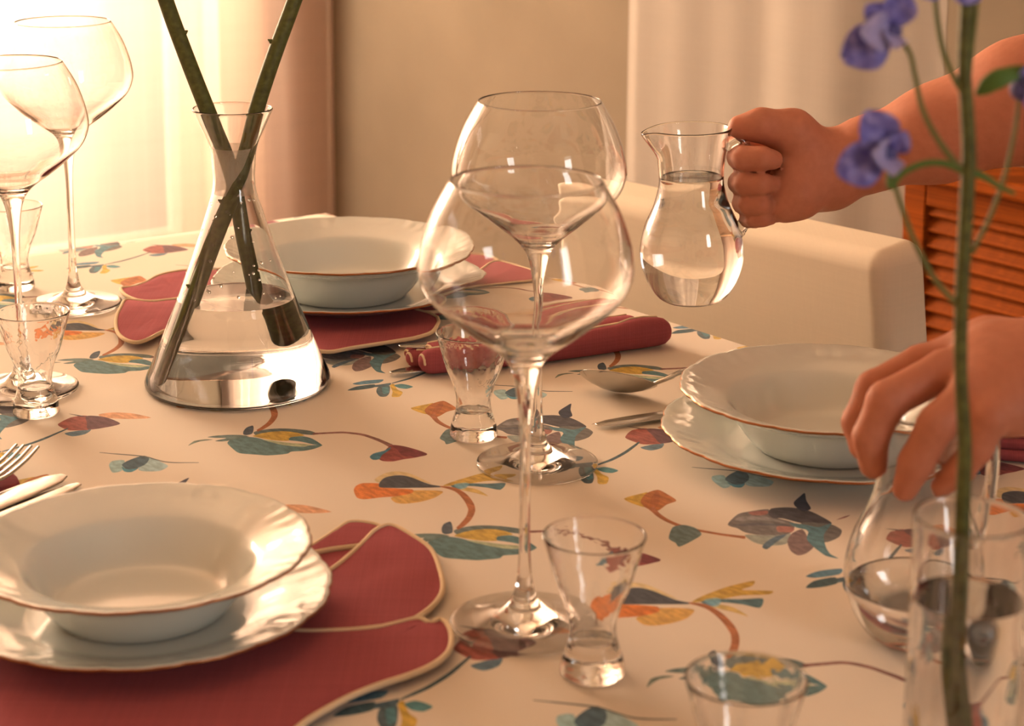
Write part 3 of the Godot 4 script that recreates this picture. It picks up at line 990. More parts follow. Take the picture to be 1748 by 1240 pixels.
func fork(label: String, tip: Vector3, dir: Vector3) -> Node3D:
	var o := thing("table_fork", label, "fork", tip)
	var d := dir.normalized()
	var side := d.cross(Vector3.UP)
	for k in 4:
		var s := side * (k - 1.5) * 0.0054
		part(o, "tine", bar(curve(PackedVector3Array([s + Vector3(0, 0.0085, 0), s + d * 0.018 + Vector3(0, 0.0050, 0), s + d * 0.040 + Vector3(0, 0.0034, 0), s * 0.96 + d * 0.052 + Vector3(0, 0.0040, 0)]), 3), [0.0010, 0.0016, 0.0018, 0.0019], [0.0009, 0.0012]), M.steel)
	part(o, "neck", bar(curve(PackedVector3Array([d * 0.050 + Vector3(0, 0.0038, 0), d * 0.062 + Vector3(0, 0.0048, 0), d * 0.075 + Vector3(0, 0.0075, 0), d * 0.088 + Vector3(0, 0.0100, 0)]), 3), [0.0102, 0.0098, 0.0065, 0.0034], [0.0012, 0.0015, 0.0016]), M.steel)
	part(o, "handle", bar(curve(PackedVector3Array([d * 0.086 + Vector3(0, 0.0098, 0), d * 0.11 + Vector3(0, 0.0110, 0), d * 0.15 + Vector3(0, 0.0070, 0), d * 0.20 + Vector3(0, 0.0030, 0)]), 3), [0.0030, 0.0036, 0.0060, 0.0088], [0.0016, 0.0014, 0.0012]), M.steel)
	return o


func cutlery() -> void:
	spoon("steel soup spoon lying left of the right-hand plates, tip towards the wine glasses", on(0.0535, -1.4463, 0.0006), Vector3(0.0512, 0, 0.0250), 0.02)
	knife("steel knife lying below the spoon, half under the right-hand dinner plate", on(0.0600, -1.3597, 0.0022), Vector3(0.0904, 0, -0.0420), 0.0085)
	fork("steel fork at the left edge with its four tines pointing to the flask", on(-0.3240, -1.2740, 0.0050), Vector3(-0.0180, 0, 0.0700))
	knife("broad shiny steel knife beside the fork, behind the nearest soup plate", on(-0.2925, -1.2455, 0.0040), Vector3(-0.0306, 0, 0.0497), 0.0115)
	knife("steel knife just peeping over the back rim of the nearest soup plate", on(-0.2800, -1.2347, 0.0020), Vector3(-0.0340, 0, 0.0497), 0.0085)
	knife("steel knife poking out of the rolled napkin on the plate side", on(-0.0891, -1.5044, 0.0175), Vector3(0.200, -0.016, -0.0850), 0.0085)
	knife("steel knife poking out of the rolled napkin on the near side", on(-0.0947, -1.4817, 0.0024), Vector3(0.1547, 0, -0.0790), 0.0085)


func napkins() -> void:
	var o := thing("napkin", "burgundy napkin with cream edges rolled up behind the wine glasses", "napkin", on(0.02, -1.55), "")
	var folds := [   # start, end, radius, flattening, lift
		[Vector3(-0.0620, 0, -1.4890), Vector3(0.1210, 0, -1.5690), 0.0125, 0.95, 0.0],
		[Vector3(-0.0760, 0, -1.5080), Vector3(0.1080, 0, -1.5900), 0.0120, 0.75, 0.0],
		[Vector3(-0.0780, 0, -1.5230), Vector3(0.0950, 0, -1.6080), 0.0125, 0.55, 0.0],
		[Vector3(-0.0600, 0, -1.5000), Vector3(0.0980, 0, -1.5860), 0.0120, 0.35, 0.0130]]
	for n in folds.size():
		var f = folds[n]
		var a: Vector3 = f[0] - Vector3(0.02, 0, -1.55)
		var b: Vector3 = f[1] - Vector3(0.02, 0, -1.55)
		var d := (b - a).normalized()
		var s := d.cross(Vector3.UP)
		s = -s if s.z < 0 else s
		var r: float = f[2]
		var tall: float = r * f[3]
		var p := PackedVector3Array()
		var rr := []
		var hh := []
		for k in 17:
			var t := k / 16.0
			var wob := noise.get_noise_2d(t * 4.0 + n * 9.0, 3.0)
			var grow := 0.80 + 0.20 * t + 0.22 * wob
			rr.append(r * grow)
			hh.append(tall * grow)
			p.append(a.lerp(b, t) + s * (0.004 * sin(t * 4.0 + n * 1.7)) + Vector3(0, tall * grow + f[4], 0))
		var roll := part(o, "fold", bar(p, rr, hh, Vector3.UP, 20), M.burgundy)
		for e in [[-0.2], [0.3], [-0.4], [0.8, -0.7]][n]:
			var hem := PackedVector3Array()
			for k in 17:
				hem.append(p[k] + Vector3(0, hh[k] * sqrt(1.0 - e * e), 0) + s * rr[k] * e)
			part(roll, "hem", tube(hem, [0.0010], 8), M.piping, "cream hem")
		var curl := PackedVector3Array()
		for k in 22:
			var w := TAU * k / 13.0
			var q := 0.85 - 0.034 * k
			curl.append(p[0] - d * (hh[0] * 0.75) + s * cos(w) * rr[0] * 0.75 * q + Vector3(0, sin(w) * hh[0] * 0.8 * q, 0))
		part(roll, "hem", tube(curl, [0.0011], 8, d), M.piping, "cream hem")
	var c := thing("napkin", "dark red napkin corner under the fork at the left edge", "napkin", on(0, 0), "")
	part(c, "cloth", cushion(outline([-4300, -12560, -3740, -12721, -3395, -12602, -3301, -12537, -3189, -12318, -3295, -12208, -3510, -11891, -4200, -11700], 2), 0.0030, 0.0006), M.burgundy)
	var e := thing("napkin", "dark folded burgundy napkin under the reaching wrist at the right edge", "napkin", on(0.345, -1.335), "")
	for k in 3:
		var q := part(e, "fold", moved(rounded_box(Vector3(0.16, 0.008, 0.10 - 0.006 * k), 0.0038, 3), Transform3D(Basis(Vector3.UP, -0.2 + 0.03 * k), Vector3(0.03 + 0.003 * k, 0.0045 + 0.0075 * k, 0.0))), M.burgundy)
		if k == 2:
			part(q, "hem", tube(PackedVector3Array([Vector3(-0.03, 0.0245, 0.049), Vector3(0.10, 0.0245, 0.072)]), [0.0014], 8), M.piping, "cream hem")


# ---------------------------------------------------------------- glass
func glasses() -> void:
	var foot := [0.0300, 0.0003, 0.0396, 0.0004, 0.0410, 0.0020, 0.0400, 0.0036, 0.0300, 0.0050, 0.0180, 0.0078, 0.0090, 0.0140, 0.0052, 0.0225, 0.0035, 0.0350, 0.0029, 0.0600, 0.0029, 0.1000, 0.0034, 0.1180, 0.0047, 0.1320, 0.0066, 0.1430, 0.0100, 0.1510]
	var bowl := [0.0165, 0.1580, 0.0285, 0.1665, 0.0410, 0.1765, 0.0525, 0.1880, 0.0574, 0.2000, 0.0570, 0.2100, 0.0540, 0.2220, 0.0495, 0.2340, 0.0440, 0.2440, 0.0405, 0.2500]
	var prof := PackedVector2Array([Vector2(0, 0.0012), Vector2(0.015, 0.0010)])
	prof.append_array(smooth(foot + bowl, 4))
	prof.append_array(PackedVector2Array([Vector2(0.0404, 0.2503), Vector2(0.0401, 0.2504), Vector2(0.0398, 0.2503)]))
	var inner := []
	for k in bowl.size() / 2:
		var i := bowl.size() / 2 - 1 - k
		inner.append(bowl[2 * i] - 0.0008 - (0.0010 if i < 2 else 0.0))
		inner.append(bowl[2 * i + 1] + (0.0006 if i < 3 else 0.0) - (0.0004 if k == 0 else 0.0))
	inner += [0.0085, 0.1552, 0.0, 0.1540]
	prof.append_array(smooth(inner, 4))
	var wine := lathe(prof, 96)
	var group := "balloon wine glasses"
	var spots := [
		[0.0085, -1.0240, 0.004, "large balloon wine glass in the middle foreground, the tallest in view"],
		[0.0185, -1.2837, 0.003, "large balloon wine glass straight behind the foremost one, its bowl overlapping"],
		[-0.3822, -1.6858, 0.004, "large balloon wine glass furthest back at the left, against the bright curtain"],
		[-0.3680, -1.4424, 0.010, "large balloon wine glass at the left edge, in front of another against the curtain"]]
	for q in spots:
		var o := thing("wine_glass", q[3], "wine glass", on(q[0], q[1], -0.0012), group)
		o.rotation.z = q[2]
		part(o, "body", wine, M.glass)

	var tumbler := smooth([0.0155, 0.0, 0.0168, 0.0012, 0.0168, 0.0040, 0.0158, 0.0095, 0.0130, 0.0190, 0.0122, 0.0270, 0.0148, 0.0385, 0.0197, 0.0510, 0.0238, 0.0655, 0.0268, 0.0760], 5)
	var small := lathe(hollow(tumbler, 0.0012, 0.0200), 72)
	var shots := [
		[0.0435, -0.9635, "small waisted shot glass right of the foremost wine glass stem"],
		[-0.0258, -1.3399, "small waisted shot glass left of the wine glass stems, in front of the napkin"],
		[-0.3447, -1.3853, "small waisted shot glass at the left edge in front of a wine glass foot"],
		[-0.4470, -1.7407, "small waisted shot glass furthest back at the left edge"],
		[0.1026, -0.8000, "small waisted shot glass cut off by the bottom edge, right of centre"]]
	for k in shots.size():
		var q = shots[k]
		var o := thing("shot_glass", q[2], "shot glass", on(q[0], q[1], -0.0001), "waisted shot glasses")
		o.rotation.y = 1.1 * k
		part(o, "body", small, M.bubbled)


func flask() -> void:
	var outer := smooth([0.0640, 0.0, 0.0690, 0.0008, 0.0705, 0.0040, 0.0690, 0.0090, 0.0645, 0.0190, 0.0545, 0.0440, 0.0432, 0.0715, 0.0286, 0.1125, 0.0200, 0.1390, 0.0170, 0.1490, 0.0158, 0.1580, 0.0160, 0.1670, 0.0178, 0.1845, 0.0240, 0.1995, 0.0300, 0.2130], 6)
	var o := thing("flask_vase", "conical clear glass flask vase half full of water, holding two thick stems", "vase", on(-0.2080, -1.4595, -0.0002))
	part(o, "body", lathe(hollow(outer, 0.0014, 0.0030), 96), M.glass)
	part(o, "water", lathe(filling(outer, 0.0014, 0.0030, 0.0690), 96), M.water, "clear water")
	var band := PackedVector2Array()
	for q in outer:
		if q.y > 0.148 and q.y < 0.185:
			band.append(q - Vector2(0.0022, 0))
	part(o, "condensation", lathe(band, 64), M.mist, "misted band inside the neck")
	var drops := []
	var rng := RandomNumberGenerator.new()
	rng.seed = 6
	for k in 46:
		var h := rng.randf_range(0.074, 0.146)
		var a := rng.randf_range(0.3, PI - 0.1)
		var r := 0.0
		for q in outer:
			if q.y <= h:
				r = q.x - 0.0019
		var s := rng.randf_range(0.0005, 0.0014)
		var e := SphereMesh.new()
		e.radius = s
		e.height = 2.0 * s
		e.radial_segments = 12
		e.rings = 6
		drops.append(moved(e, Transform3D(Basis(), Vector3(r * cos(a), h, r * sin(a)))))
	var dr := part(o, "droplets", joined(drops), M.water, "water droplets inside the glass")
	dr.set_meta("kind", "stuff")
	var w := [0.0056, 0.0058, 0.0060, 0.0060, 0.0062, 0.0064, 0.0066]
	var lists := [[-2646, 3609, -14095, -2500, 2968, -14295, -2408, 2640, -14375, -2321, 2348, -14455, -2212, 2008, -14535, -2144, 1787, -14605, -2086, 1527, -14665, -2044, 1129, -14775, -1994, 787, -14855, -1939, 416, -14935, -1907, 210, -14970],
		[-1457, 3425, -14995, -1632, 2914, -14835, -1780, 2508, -14735, -1899, 2144, -14655, -1960, 1890, -14585, -2055, 1554, -14510, -2196, 1202, -14455, -2347, 794, -14375, -2490, 400, -14320, -2590, 130, -14290]]
	for k in 2:
		var p := curve(points(lists[k]), 5)
		var c := thing("flower_stem", ["thick green cut stem in the flask leaning to the upper left", "thick green cut stem in the flask leaning to the upper right"][k], "stem", on(0, 0), "")
		part(c, "stalk", tube(p, w, 14), M.stem)
		for n in [4, 9, 14, 27, 35]:
			var dir := (Vector3(1, 0.6, 0.3) if (n + k) % 2 else Vector3(-1, 0.6, 0.2)).normalized()
			part(c, "node", bar(PackedVector3Array([p[n] + dir * 0.003, p[n] + dir * 0.0062, p[n] + dir * 0.0080]), [0.0030, 0.0018, 0.0007], [0.0030, 0.0018, 0.0007], Vector3(0.2, 0.9, 0.4)), M.stem)


func make_jug(label: String, at: Vector3, level: float, spout: float) -> Node3D:
	var outer := smooth([0.0150, 0.0, 0.0215, 0.0016, 0.0280, 0.0062, 0.0352, 0.0175, 0.0398, 0.0320, 0.0404, 0.0450, 0.0366, 0.0620, 0.0300, 0.0770, 0.0262, 0.0900, 0.0252, 0.0990, 0.0264, 0.1150, 0.0290, 0.1290, 0.0316, 0.1380], 6)
	var o := thing("glass_jug", label, "jug", at, "pear-shaped glass jugs")
	var p := hollow(outer, 0.0018, 0.0045)
	var lip := func(i, j):
		var a: float = TAU * i / 96.0
		var q: Vector2 = p[j]
		var d := absf(wrapf(a - spout, -PI, PI))
		var k := smoothstep(0.112, 0.140, q.y) * exp(-d * d / 0.14)
		var r := q.x + 0.0075 * k
		return Vector3(r * cos(a), q.y - 0.003 * k, r * sin(a))
	part(o, "body", grid(96, p.size(), lip), M.glass)
	part(o, "water", lathe(filling(outer, 0.0018, 0.0045, level), 96), M.water, "clear water")
	var s := Vector3(-cos(spout), 0, -sin(spout))
	var loop := PackedVector3Array([s * 0.0285 + Vector3(0, 0.1250, 0), s * 0.0370 + Vector3(0, 0.1290, 0), s * 0.0440 + Vector3(0, 0.1200, 0), s * 0.0455 + Vector3(0, 0.1000, 0), s * 0.0440 + Vector3(0, 0.0790, 0), s * 0.0410 + Vector3(0, 0.0640, 0), s * 0.0365 + Vector3(0, 0.0570, 0)])
	part(o, "handle", tube(curve(loop, 5), [0.0052, 0.0042, 0.0038, 0.0038, 0.0040, 0.0046, 0.0062], 14, Vector3(-s.z, 0, s.x)), M.glass, "looped glass handle")
	return o


func jugs() -> void:
	var a := make_jug("pear-shaped glass jug of water held in the air by a fist", on(0.1420, -1.5130, 0.0525), 0.1010, PI)
	a.rotation.z = 0.03
	var b := make_jug("pear-shaped glass jug on the table, gripped by its neck under the lower hand", on(0.2195, -1.0100, -0.0012), 0.0340, PI * 0.9)
	b.scale = Vector3.ONE * 0.95


# ---------------------------------------------------------------- the flower in front
func flower_vase() -> void:
	var x := 0.1915
	var z := -0.7800
	var outer := smooth([0.0205, 0.0, 0.0232, 0.0010, 0.0240, 0.0040, 0.0240, 0.05, 0.0240, 0.10, 0.0240, 0.14, 0.0242, 0.1580], 5)
	var o := thing("cylinder_vase", "narrow straight glass vase at the lower right corner, holding the blue flower", "vase", on(x, z))
	part(o, "body", lathe(hollow(outer, 0.0014, 0.0080), 80), M.glass)
	part(o, "water", lathe(filling(outer, 0.0014, 0.0080, 0.1230), 80), M.water, "clear water")
	var f := thing("blue_flower", "tall blue delphinium stem standing out of focus in the narrow vase", "flower", on(0, 0))
	flower_line(f, "stalk", [1769, 3998, -7800, 1779, 3724, -7800, 1782, 3492, -7800, 1801, 3305, -7800, 1820, 3116, -7800, 1822, 2949, -7800, 1822, 2488, -7800, 1838, 2167, -7800, 1867, 1892, -7800, 1872, 1664, -7800, 1879, 1329, -7800, 1878, 1121, -7800, 1882, 937, -7800, 1917, 645, -7800, 1964, 267, -7800], [0.0024, 0.0027, 0.0030, 0.0027, 0.0032, 0.0038, 0.0042], M.stem)
	flower_line(f, "sepal_stalk", [1822, 3862, -7800, 1820, 3724, -7800, 1810, 3562, -7800, 1803, 3399, -7800], [0.0011], M.green)
	flower_line(f, "pedicel", [1647, 3792, -7800, 1662, 3677, -7800, 1692, 3538, -7800, 1736, 3433, -7800, 1787, 3352, -7800], [0.0010, 0.0014], M.green)
	flower_line(f, "pedicel", [1505, 3578, -7800, 1563, 3518, -7800, 1591, 3421, -7800, 1630, 3280, -7800, 1704, 3151, -7800, 1796, 3039, -7800], [0.0010, 0.0011, 0.0014], M.green)
	flower_line(f, "pedicel", [1512, 3109, -7800, 1511, 2971, -7800, 1558, 3028, -7800, 1638, 3067, -7800, 1720, 3070, -7800, 1803, 3039, -7800], [0.0012, 0.0014], M.leaf)
	flower_line(f, "pedicel", [1516, 3018, -7800, 1559, 2899, -7800, 1623, 2743, -7800, 1715, 2585, -7800, 1825, 2469, -7800], [0.0010, 0.0013], M.green)
	flower_line(f, "pedicel", [1819, 3040, -7800, 1886, 3016, -7800, 1949, 2978, -7800, 2007, 2950, -7800], [0.0018, 0.0008], M.leaf)
	flower_line(f, "pedicel", [2008, 3330, -7800, 1999, 3212, -7800, 1968, 3022, -7800, 1918, 2853, -7800, 1855, 2708, -7800], [0.0008, 0.0010], M.green)
	part(f, "leaf", leaf_blade(Vector3(0.1840, 0.3352, z), Vector3(0.1911, 0.3418, z + 0.004), Vector3(0.2060, 0.3462, z), 0.0042), M.leaf)
	# open blossoms: centre, facing, size, petals as (direction, length)
	blossom(f, Vector3(0.1490, 0.3595, z), [[-0.95, -0.50, 0.10, 0.0205], [-0.55, 0.50, 0.2, 0.0150], [0.10, 0.95, 0.1, 0.0160], [-0.85, 0.05, 0.6, 0.0170], [-0.1, -0.3, 0.6, 0.0110]])
	blossom(f, Vector3(0.1495, 0.3105, z), [[-0.95, -0.30, 0.10, 0.0200], [-0.50, 0.85, 0.1, 0.0190], [0.30, 0.50, 0.2, 0.0110], [-0.55, 0.15, 0.7, 0.0140], [0.0, -0.4, 0.6, 0.0110]])
	blossom(f, Vector3(0.1700, 0.3800, z), [[-0.6, -0.2, 0.1, 0.0120], [0.5, -0.3, 0.2, 0.0130], [0.1, 0.9, 0.2, 0.0140], [-0.3, 0.4, 0.5, 0.0120]])
	blossom(f, Vector3(0.2010, 0.3370, z), [[0.9, 0.2, 0.1, 0.0130], [0.4, 0.7, 0.2, 0.0120], [0.7, -0.5, 0.2, 0.0120], [0.5, 0.1, 0.6, 0.0110]])


func flower_line(to: Node3D, called: String, list: Array, r: Array, mat: Material) -> void:
	part(to, called, tube(curve(points(list), 5), r, 10), mat)


func blossom(to: Node3D, at: Vector3, petals: Array) -> void:
	var heart := SphereMesh.new()
	heart.radius = 0.0042
	heart.height = 0.0084
	var o := part(to, "blossom", heart, M.bud)
	o.position = at
	for q in petals:
		var d := Vector3(q[0], q[1], q[2]).normalized()
		var len: float = q[3]
		var side := d.cross(Vector3(0.1, 0.15, 1)).normalized()
		var face := side.cross(d).normalized()
		var m := grid(13, 17, func(i, j):
			var w: float = (i - 6) / 6.0
			var t: float = j / 16.0 if true else 0.0
			var under := 0.0
			var wide := len * 0.46 * pow(sin(PI * clampf(0.06 + 0.90 * t, 0.0, 1.0)), 0.75)
			return d * (0.002 + len * t) + side * w * wide + face * (0.22 * len * sin(t * 2.6) + 0.10 * len * w * w + 0.04 * len * sin(t * 9.0 + w * 4.0)), false)
		var back := grid(13, 17, func(i, j):
			var w: float = (6 - i) / 6.0
			var t: float = j / 16.0
			var wide := len * 0.46 * pow(sin(PI * clampf(0.06 + 0.90 * t, 0.0, 1.0)), 0.75)
			return d * (0.002 + len * t) + side * w * wide + face * (0.22 * len * sin(t * 2.6) + 0.10 * len * w * w + 0.04 * len * sin(t * 9.0 + w * 4.0) - 0.0005), false)
		part(o, "petal", joined([m, back]), M.violet if q[2] < 0.5 else M.lilac)


func leaf_blade(a: Vector3, b: Vector3, c: Vector3, wide: float) -> ArrayMesh:
	var p := curve(PackedVector3Array([a, b, c]), 8)
	return bar(p, [wide * 0.25, wide * 0.8, wide, wide * 0.7, wide * 0.1], [0.0006, 0.0009, 0.0006], Vector3(0, 0.5, 0.86), 12)


# ---------------------------------------------------------------- the person
func arm_holding_jug() -> Array:
	var b := []
	chain(b, [2495, 1557, -15300, 257, 2765, 1690, -15250, 274, 3272, 1888, -15100, 361, 3873, 2180, -14900, 457, 4789, 2587, -14500, 464], 0.0140)  # forearm
	chain(b, [2483, 1600, -15320, 239, 2204, 1752, -15500, 167, 1912, 1702, -15450, 129], 0.0120)  # index metacarpal
	chain(b, [2484, 1553, -15320, 239, 2210, 1563, -15500, 176, 1895, 1500, -15450, 120], 0.0120)  # middle metacarpal
	chain(b, [2486, 1506, -15320, 230, 2216, 1383, -15500, 168, 1907, 1329, -15430, 111], 0.0120)  # ring metacarpal
	chain(b, [2470, 1482, -15300, 211, 2212, 1298, -15450, 149, 1937, 1216, -15380, 102], 0.0120)  # little metacarpal
	chain(b, [2458, 1614, -15250, 210, 2257, 1591, -15120, 181, 2151, 1512, -15050, 172], 0.0120)  # ball of the thumb
	chain(b, [2448, 1503, -15220, 201, 2193, 1408, -15000, 171, 2083, 1344, -14970, 135], 0.0100)  # heel of the hand
	chain(b, [2392, 1692, -15200, 200, 2161, 1880, -15150, 172, 1920, 1939, -15120, 122, 1761, 1914, -15150, 100], 0.0080)  # thumb
	chain(b, [1912, 1702, -15450, 116, 1759, 1684, -15150, 100, 1775, 1718, -14900, 98, 1892, 1735, -14840, 93, 1988, 1707, -14920, 80], 0.0012)  # index finger
	chain(b, [1895, 1500, -15450, 111, 1767, 1484, -15130, 95, 1789, 1524, -14890, 92, 1888, 1537, -14830, 89, 1972, 1515, -14920, 76], 0.0012)  # middle finger
	chain(b, [1907, 1329, -15430, 102, 1795, 1322, -15130, 86, 1813, 1362, -14900, 83, 1896, 1374, -14850, 80, 1969, 1352, -14930, 72], 0.0012)  # ring finger
	chain(b, [1937, 1216, -15380, 93, 1843, 1198, -15120, 73, 1859, 1239, -14920, 67, 1921, 1253, -14880, 65, 1983, 1249, -14940, 59], 0.0012)  # little finger
	return b


func arm_over_jug() -> Array:
	var b := []
	chain(b, [2813, 1552, -9900, 267, 3148, 1524, -10000, 321, 4061, 1506, -10400, 477, 5654, 1513, -11000, 553], 0.0140)  # forearm
	chain(b, [2839, 1569, -10000, 245, 2549, 1571, -10200, 174, 2206, 1484, -10300, 104], 0.0140)  # index metacarpal
	chain(b, [2813, 1568, -9900, 242, 2520, 1592, -9950, 176, 2231, 1588, -9850, 105], 0.0140)  # middle metacarpal
	chain(b, [2787, 1552, -9800, 228, 2505, 1550, -9750, 167, 2320, 1549, -9620, 100], 0.0140)  # ring metacarpal
	chain(b, [2775, 1536, -9750, 209, 2517, 1489, -9600, 130, 2388, 1467, -9460, 87], 0.0140)  # little metacarpal
	chain(b, [2206, 1484, -10300, 104, 1952, 1356, -10260, 98, 1871, 1178, -10220, 91, 1884, 1061, -10160, 72], 0.0030)  # index finger
	chain(b, [2231, 1588, -9850, 105, 1922, 1458, -9740, 102, 1846, 1257, -9740, 93, 1871, 1105, -9760, 75], 0.0030)  # middle finger
	chain(b, [2320, 1549, -9620, 100, 2142, 1398, -9550, 97, 2050, 1187, -9570, 89, 2011, 1031, -9620, 69], 0.0030)  # ring finger
	chain(b, [2388, 1467, -9460, 87, 2329, 1301, -9470, 79, 2259, 1163, -9520, 74, 2183, 1053, -9580, 56], 0.0030)  # little finger
	chain(b, [2772, 1492, -10200, 156, 2624, 1274, -10450, 122, 2497, 1045, -10550, 91, 2400, 912, -10520, 71], 0.0080)  # thumb
	return b


func chain(b: Array, list: Array, k: float) -> void:
	for i in list.size() / 4 - 1:
		var s := list.slice(4 * i, 4 * i + 8)
		b.append([Vector3(s[0], s[1], s[2]) * 0.0001, Vector3(s[4], s[5], s[6]) * 0.0001, s[3] * 0.0001, s[7] * 0.0001, k])


func field(p: Vector3, bones: Array) -> float:
	var d := 1.0
	for q in bones:
		var a: Vector3 = q[0]
		var ab: Vector3 = q[1] - a
		var t := clampf((p - a).dot(ab) / ab.length_squared(), 0.0, 1.0)
		var e := p.distance_to(a + ab * t) - lerpf(q[2], q[3], t)
		var k: float = q[4]
		var h := maxf(k - absf(d - e), 0.0) / k
		d = minf(d, e) - h * h * k * 0.25
	return d


# surface nets over the blocks that bones come near
func flesh(bones: Array, cell: float) -> ArrayMesh:
	var N := 8
	var block := cell * N
	var near := {}
	for q in bones:
		var reach := maxf(0.016, q[4] * 0.6)
		var r: float = maxf(q[2], q[3]) + reach
		var lo: Vector3 = (q[0].min(q[1]) - Vector3.ONE * r) / block
		var hi: Vector3 = (q[0].max(q[1]) + Vector3.ONE * r) / block
		for x in range(floori(lo.x), floori(hi.x) + 1):
			for y in range(floori(lo.y), floori(hi.y) + 1):
				for z in range(floori(lo.z), floori(hi.z) + 1):
					var c := (Vector3(x, y, z) + Vector3.ONE * 0.5) * block
					var ab: Vector3 = q[1] - q[0]
					var t := clampf((c - q[0]).dot(ab) / ab.length_squared(), 0.0, 1.0)
					if c.distance_to(q[0] + ab * t) - lerpf(q[2], q[3], t) < block * 0.87 + reach:
						var key := Vector3i(x, y, z)
						if not near.has(key):
							near[key] = []
						near[key].append(q)
	var v := PackedVector3Array()
	var n := PackedVector3Array()
	var at := {}
	var quads := []
	var S := N + 1
	for key in near:
		var list: Array = near[key]
		var base: Vector3i = key * N
		var mid := (Vector3(key) + Vector3.ONE * 0.5) * block
		var dm := field(mid, list)
		if absf(dm) > block * 0.9 + 0.03:
			continue
		var d := PackedFloat32Array()
		d.resize(S * S * S)
		for x in S:
			for y in S:
				for z in S:
					d[(x * S + y) * S + z] = field(Vector3(base + Vector3i(x, y, z)) * cell, list)
		for x in N:
			for y in N:
				for z in N:
					var o := (x * S + y) * S + z
					var c := [d[o], d[o + S * S], d[o + S], d[o + S * S + S], d[o + 1], d[o + S * S + 1], d[o + S + 1], d[o + S * S + S + 1]]
					var inside := 0
					for k in 8:
						if c[k] < 0:
							inside += 1
					if inside == 0 or inside == 8:
						continue
					var sum := Vector3.ZERO
					var count := 0
					for e in [[0, 1], [2, 3], [4, 5], [6, 7], [0, 2], [1, 3], [4, 6], [5, 7], [0, 4], [1, 5], [2, 6], [3, 7]]:
						var f: float = c[e[0]]
						var g: float = c[e[1]]
						if (f < 0) != (g < 0):
							var s := f / (f - g)
							var pa := Vector3(e[0] & 1, (e[0] >> 1) & 1, e[0] >> 2)
							var pb := Vector3(e[1] & 1, (e[1] >> 1) & 1, e[1] >> 2)
							sum += pa.lerp(pb, s)
							count += 1
					var g3 := base + Vector3i(x, y, z)
					var p := (Vector3(g3) + sum / count) * cell
					var h := cell * 0.5
					at[g3] = v.size()
					v.append(p)
					n.append(Vector3(field(p + Vector3(h, 0, 0), list) - field(p - Vector3(h, 0, 0), list), field(p + Vector3(0, h, 0), list) - field(p - Vector3(0, h, 0), list), field(p + Vector3(0, 0, h), list) - field(p - Vector3(0, 0, h), list)).normalized())
					if (c[0] < 0) != (c[1] < 0):
						quads.append([g3, 0, c[0] < 0])
					if (c[0] < 0) != (c[2] < 0):
						quads.append([g3, 1, c[0] < 0])
					if (c[0] < 0) != (c[4] < 0):
						quads.append([g3, 2, c[0] < 0])
	var ix := PackedInt32Array()
	for q in quads:
		var g: Vector3i = q[0]
		var u: Vector3i = [Vector3i(0, 1, 0), Vector3i(0, 0, 1), Vector3i(1, 0, 0)][q[1]]
		var w: Vector3i = [Vector3i(0, 0, 1), Vector3i(1, 0, 0), Vector3i(0, 1, 0)][q[1]]
		if not (at.has(g - u) and at.has(g - w) and at.has(g - u - w)):
			continue
		var a: int = at[g - u - w]
		var b: int = at[g - w]
		var c: int = at[g]
		var e: int = at[g - u]
		if q[2]:
			ix.append_array(PackedInt32Array([a, c, b, a, e, c]))
		else:
			ix.append_array(PackedInt32Array([a, b, c, a, c, e]))
	return packed(v, n, ix)


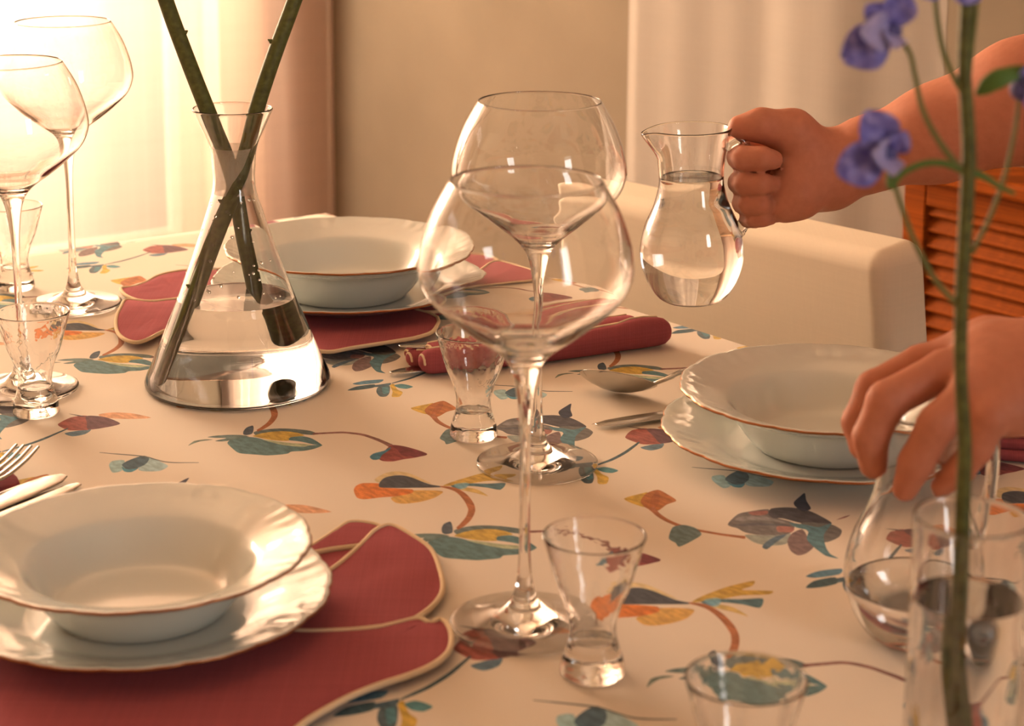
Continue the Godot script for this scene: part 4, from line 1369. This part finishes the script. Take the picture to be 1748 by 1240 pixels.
func hands() -> void:
	var o := thing("person", "person at the right edge, only two bare arms in view, both hands on jugs", "person", on(0, 0))
	part(o, "body", joined([flesh(arm_holding_jug(), 0.0028), flesh(arm_over_jug(), 0.0028), flesh(trunk(), 0.008)]), M.skin)
	part(o, "shirt", flesh(clothes(), 0.009), M.shirt, "pale short-sleeved shirt")
	var hair := []
	chain(hair, [7720, 6050, -13650, 860, 7900, 5850, -13650, 900, 8050, 5350, -13650, 720], 0.02)
	chain(hair, [7520, 6300, -13650, 700, 7900, 6250, -13650, 700], 0.02)
	part(o, "hair", flesh(hair, 0.007), M.hair, "short brown hair")
	for z in [-1.3950, -1.3350]:
		var eye := SphereMesh.new()
		eye.radius = 0.011
		eye.height = 0.022
		part(o, "eye", moved(eye, Transform3D(Basis(), Vector3(0.6890, 0.5670, z))), M.paint)


# neck, head and the upper arms inside the sleeves, all of them beyond the right edge of the picture
func trunk() -> Array:
	var b := []
	chain(b, [4789, 2587, -14500, 464, 7600, 3150, -15300, 560], 0.014)   # upper arm
	chain(b, [5654, 1513, -11000, 500, 7600, 3150, -12000, 560], 0.014)   # upper arm
	chain(b, [7600, 3150, -15300, 560, 7850, 3350, -13650, 640, 7600, 3150, -12000, 560], 0.03)   # shoulders
	chain(b, [7900, 3500, -13650, 560, 7750, 4800, -13650, 520], 0.02)   # neck
	chain(b, [7700, 5700, -13650, 830, 7620, 5950, -13650, 800], 0.03)   # skull
	chain(b, [7450, 5100, -13650, 560, 7250, 4950, -13650, 300], 0.03)   # jaw
	chain(b, [6900, 5600, -13650, 60, 6760, 5330, -13650, 110], 0.012)   # nose
	chain(b, [6950, 5110, -13800, 45, 6950, 5110, -13500, 45], 0.010)   # lips
	chain(b, [7650, 5650, -14480, 120, 7700, 5350, -14420, 90], 0.008)   # ear
	chain(b, [7650, 5650, -12820, 120, 7700, 5350, -12880, 90], 0.008)   # ear
	return b


func clothes() -> Array:
	var b := []
	chain(b, [6300, 2890, -14930, 600, 7600, 3150, -15300, 680], 0.02)   # sleeve
	chain(b, [6700, 2380, -11560, 600, 7600, 3150, -12000, 680], 0.02)   # sleeve
	chain(b, [7600, 3150, -15300, 680, 7900, 3250, -13650, 760, 7600, 3150, -12000, 680], 0.04)   # yoke
	chain(b, [7900, 2200, -14350, 1050, 8150, -2400, -14300, 1050], 0.08)   # trunk, far half
	chain(b, [7900, 2200, -12950, 1050, 8150, -2400, -13000, 1050], 0.08)   # trunk, near half
	return b
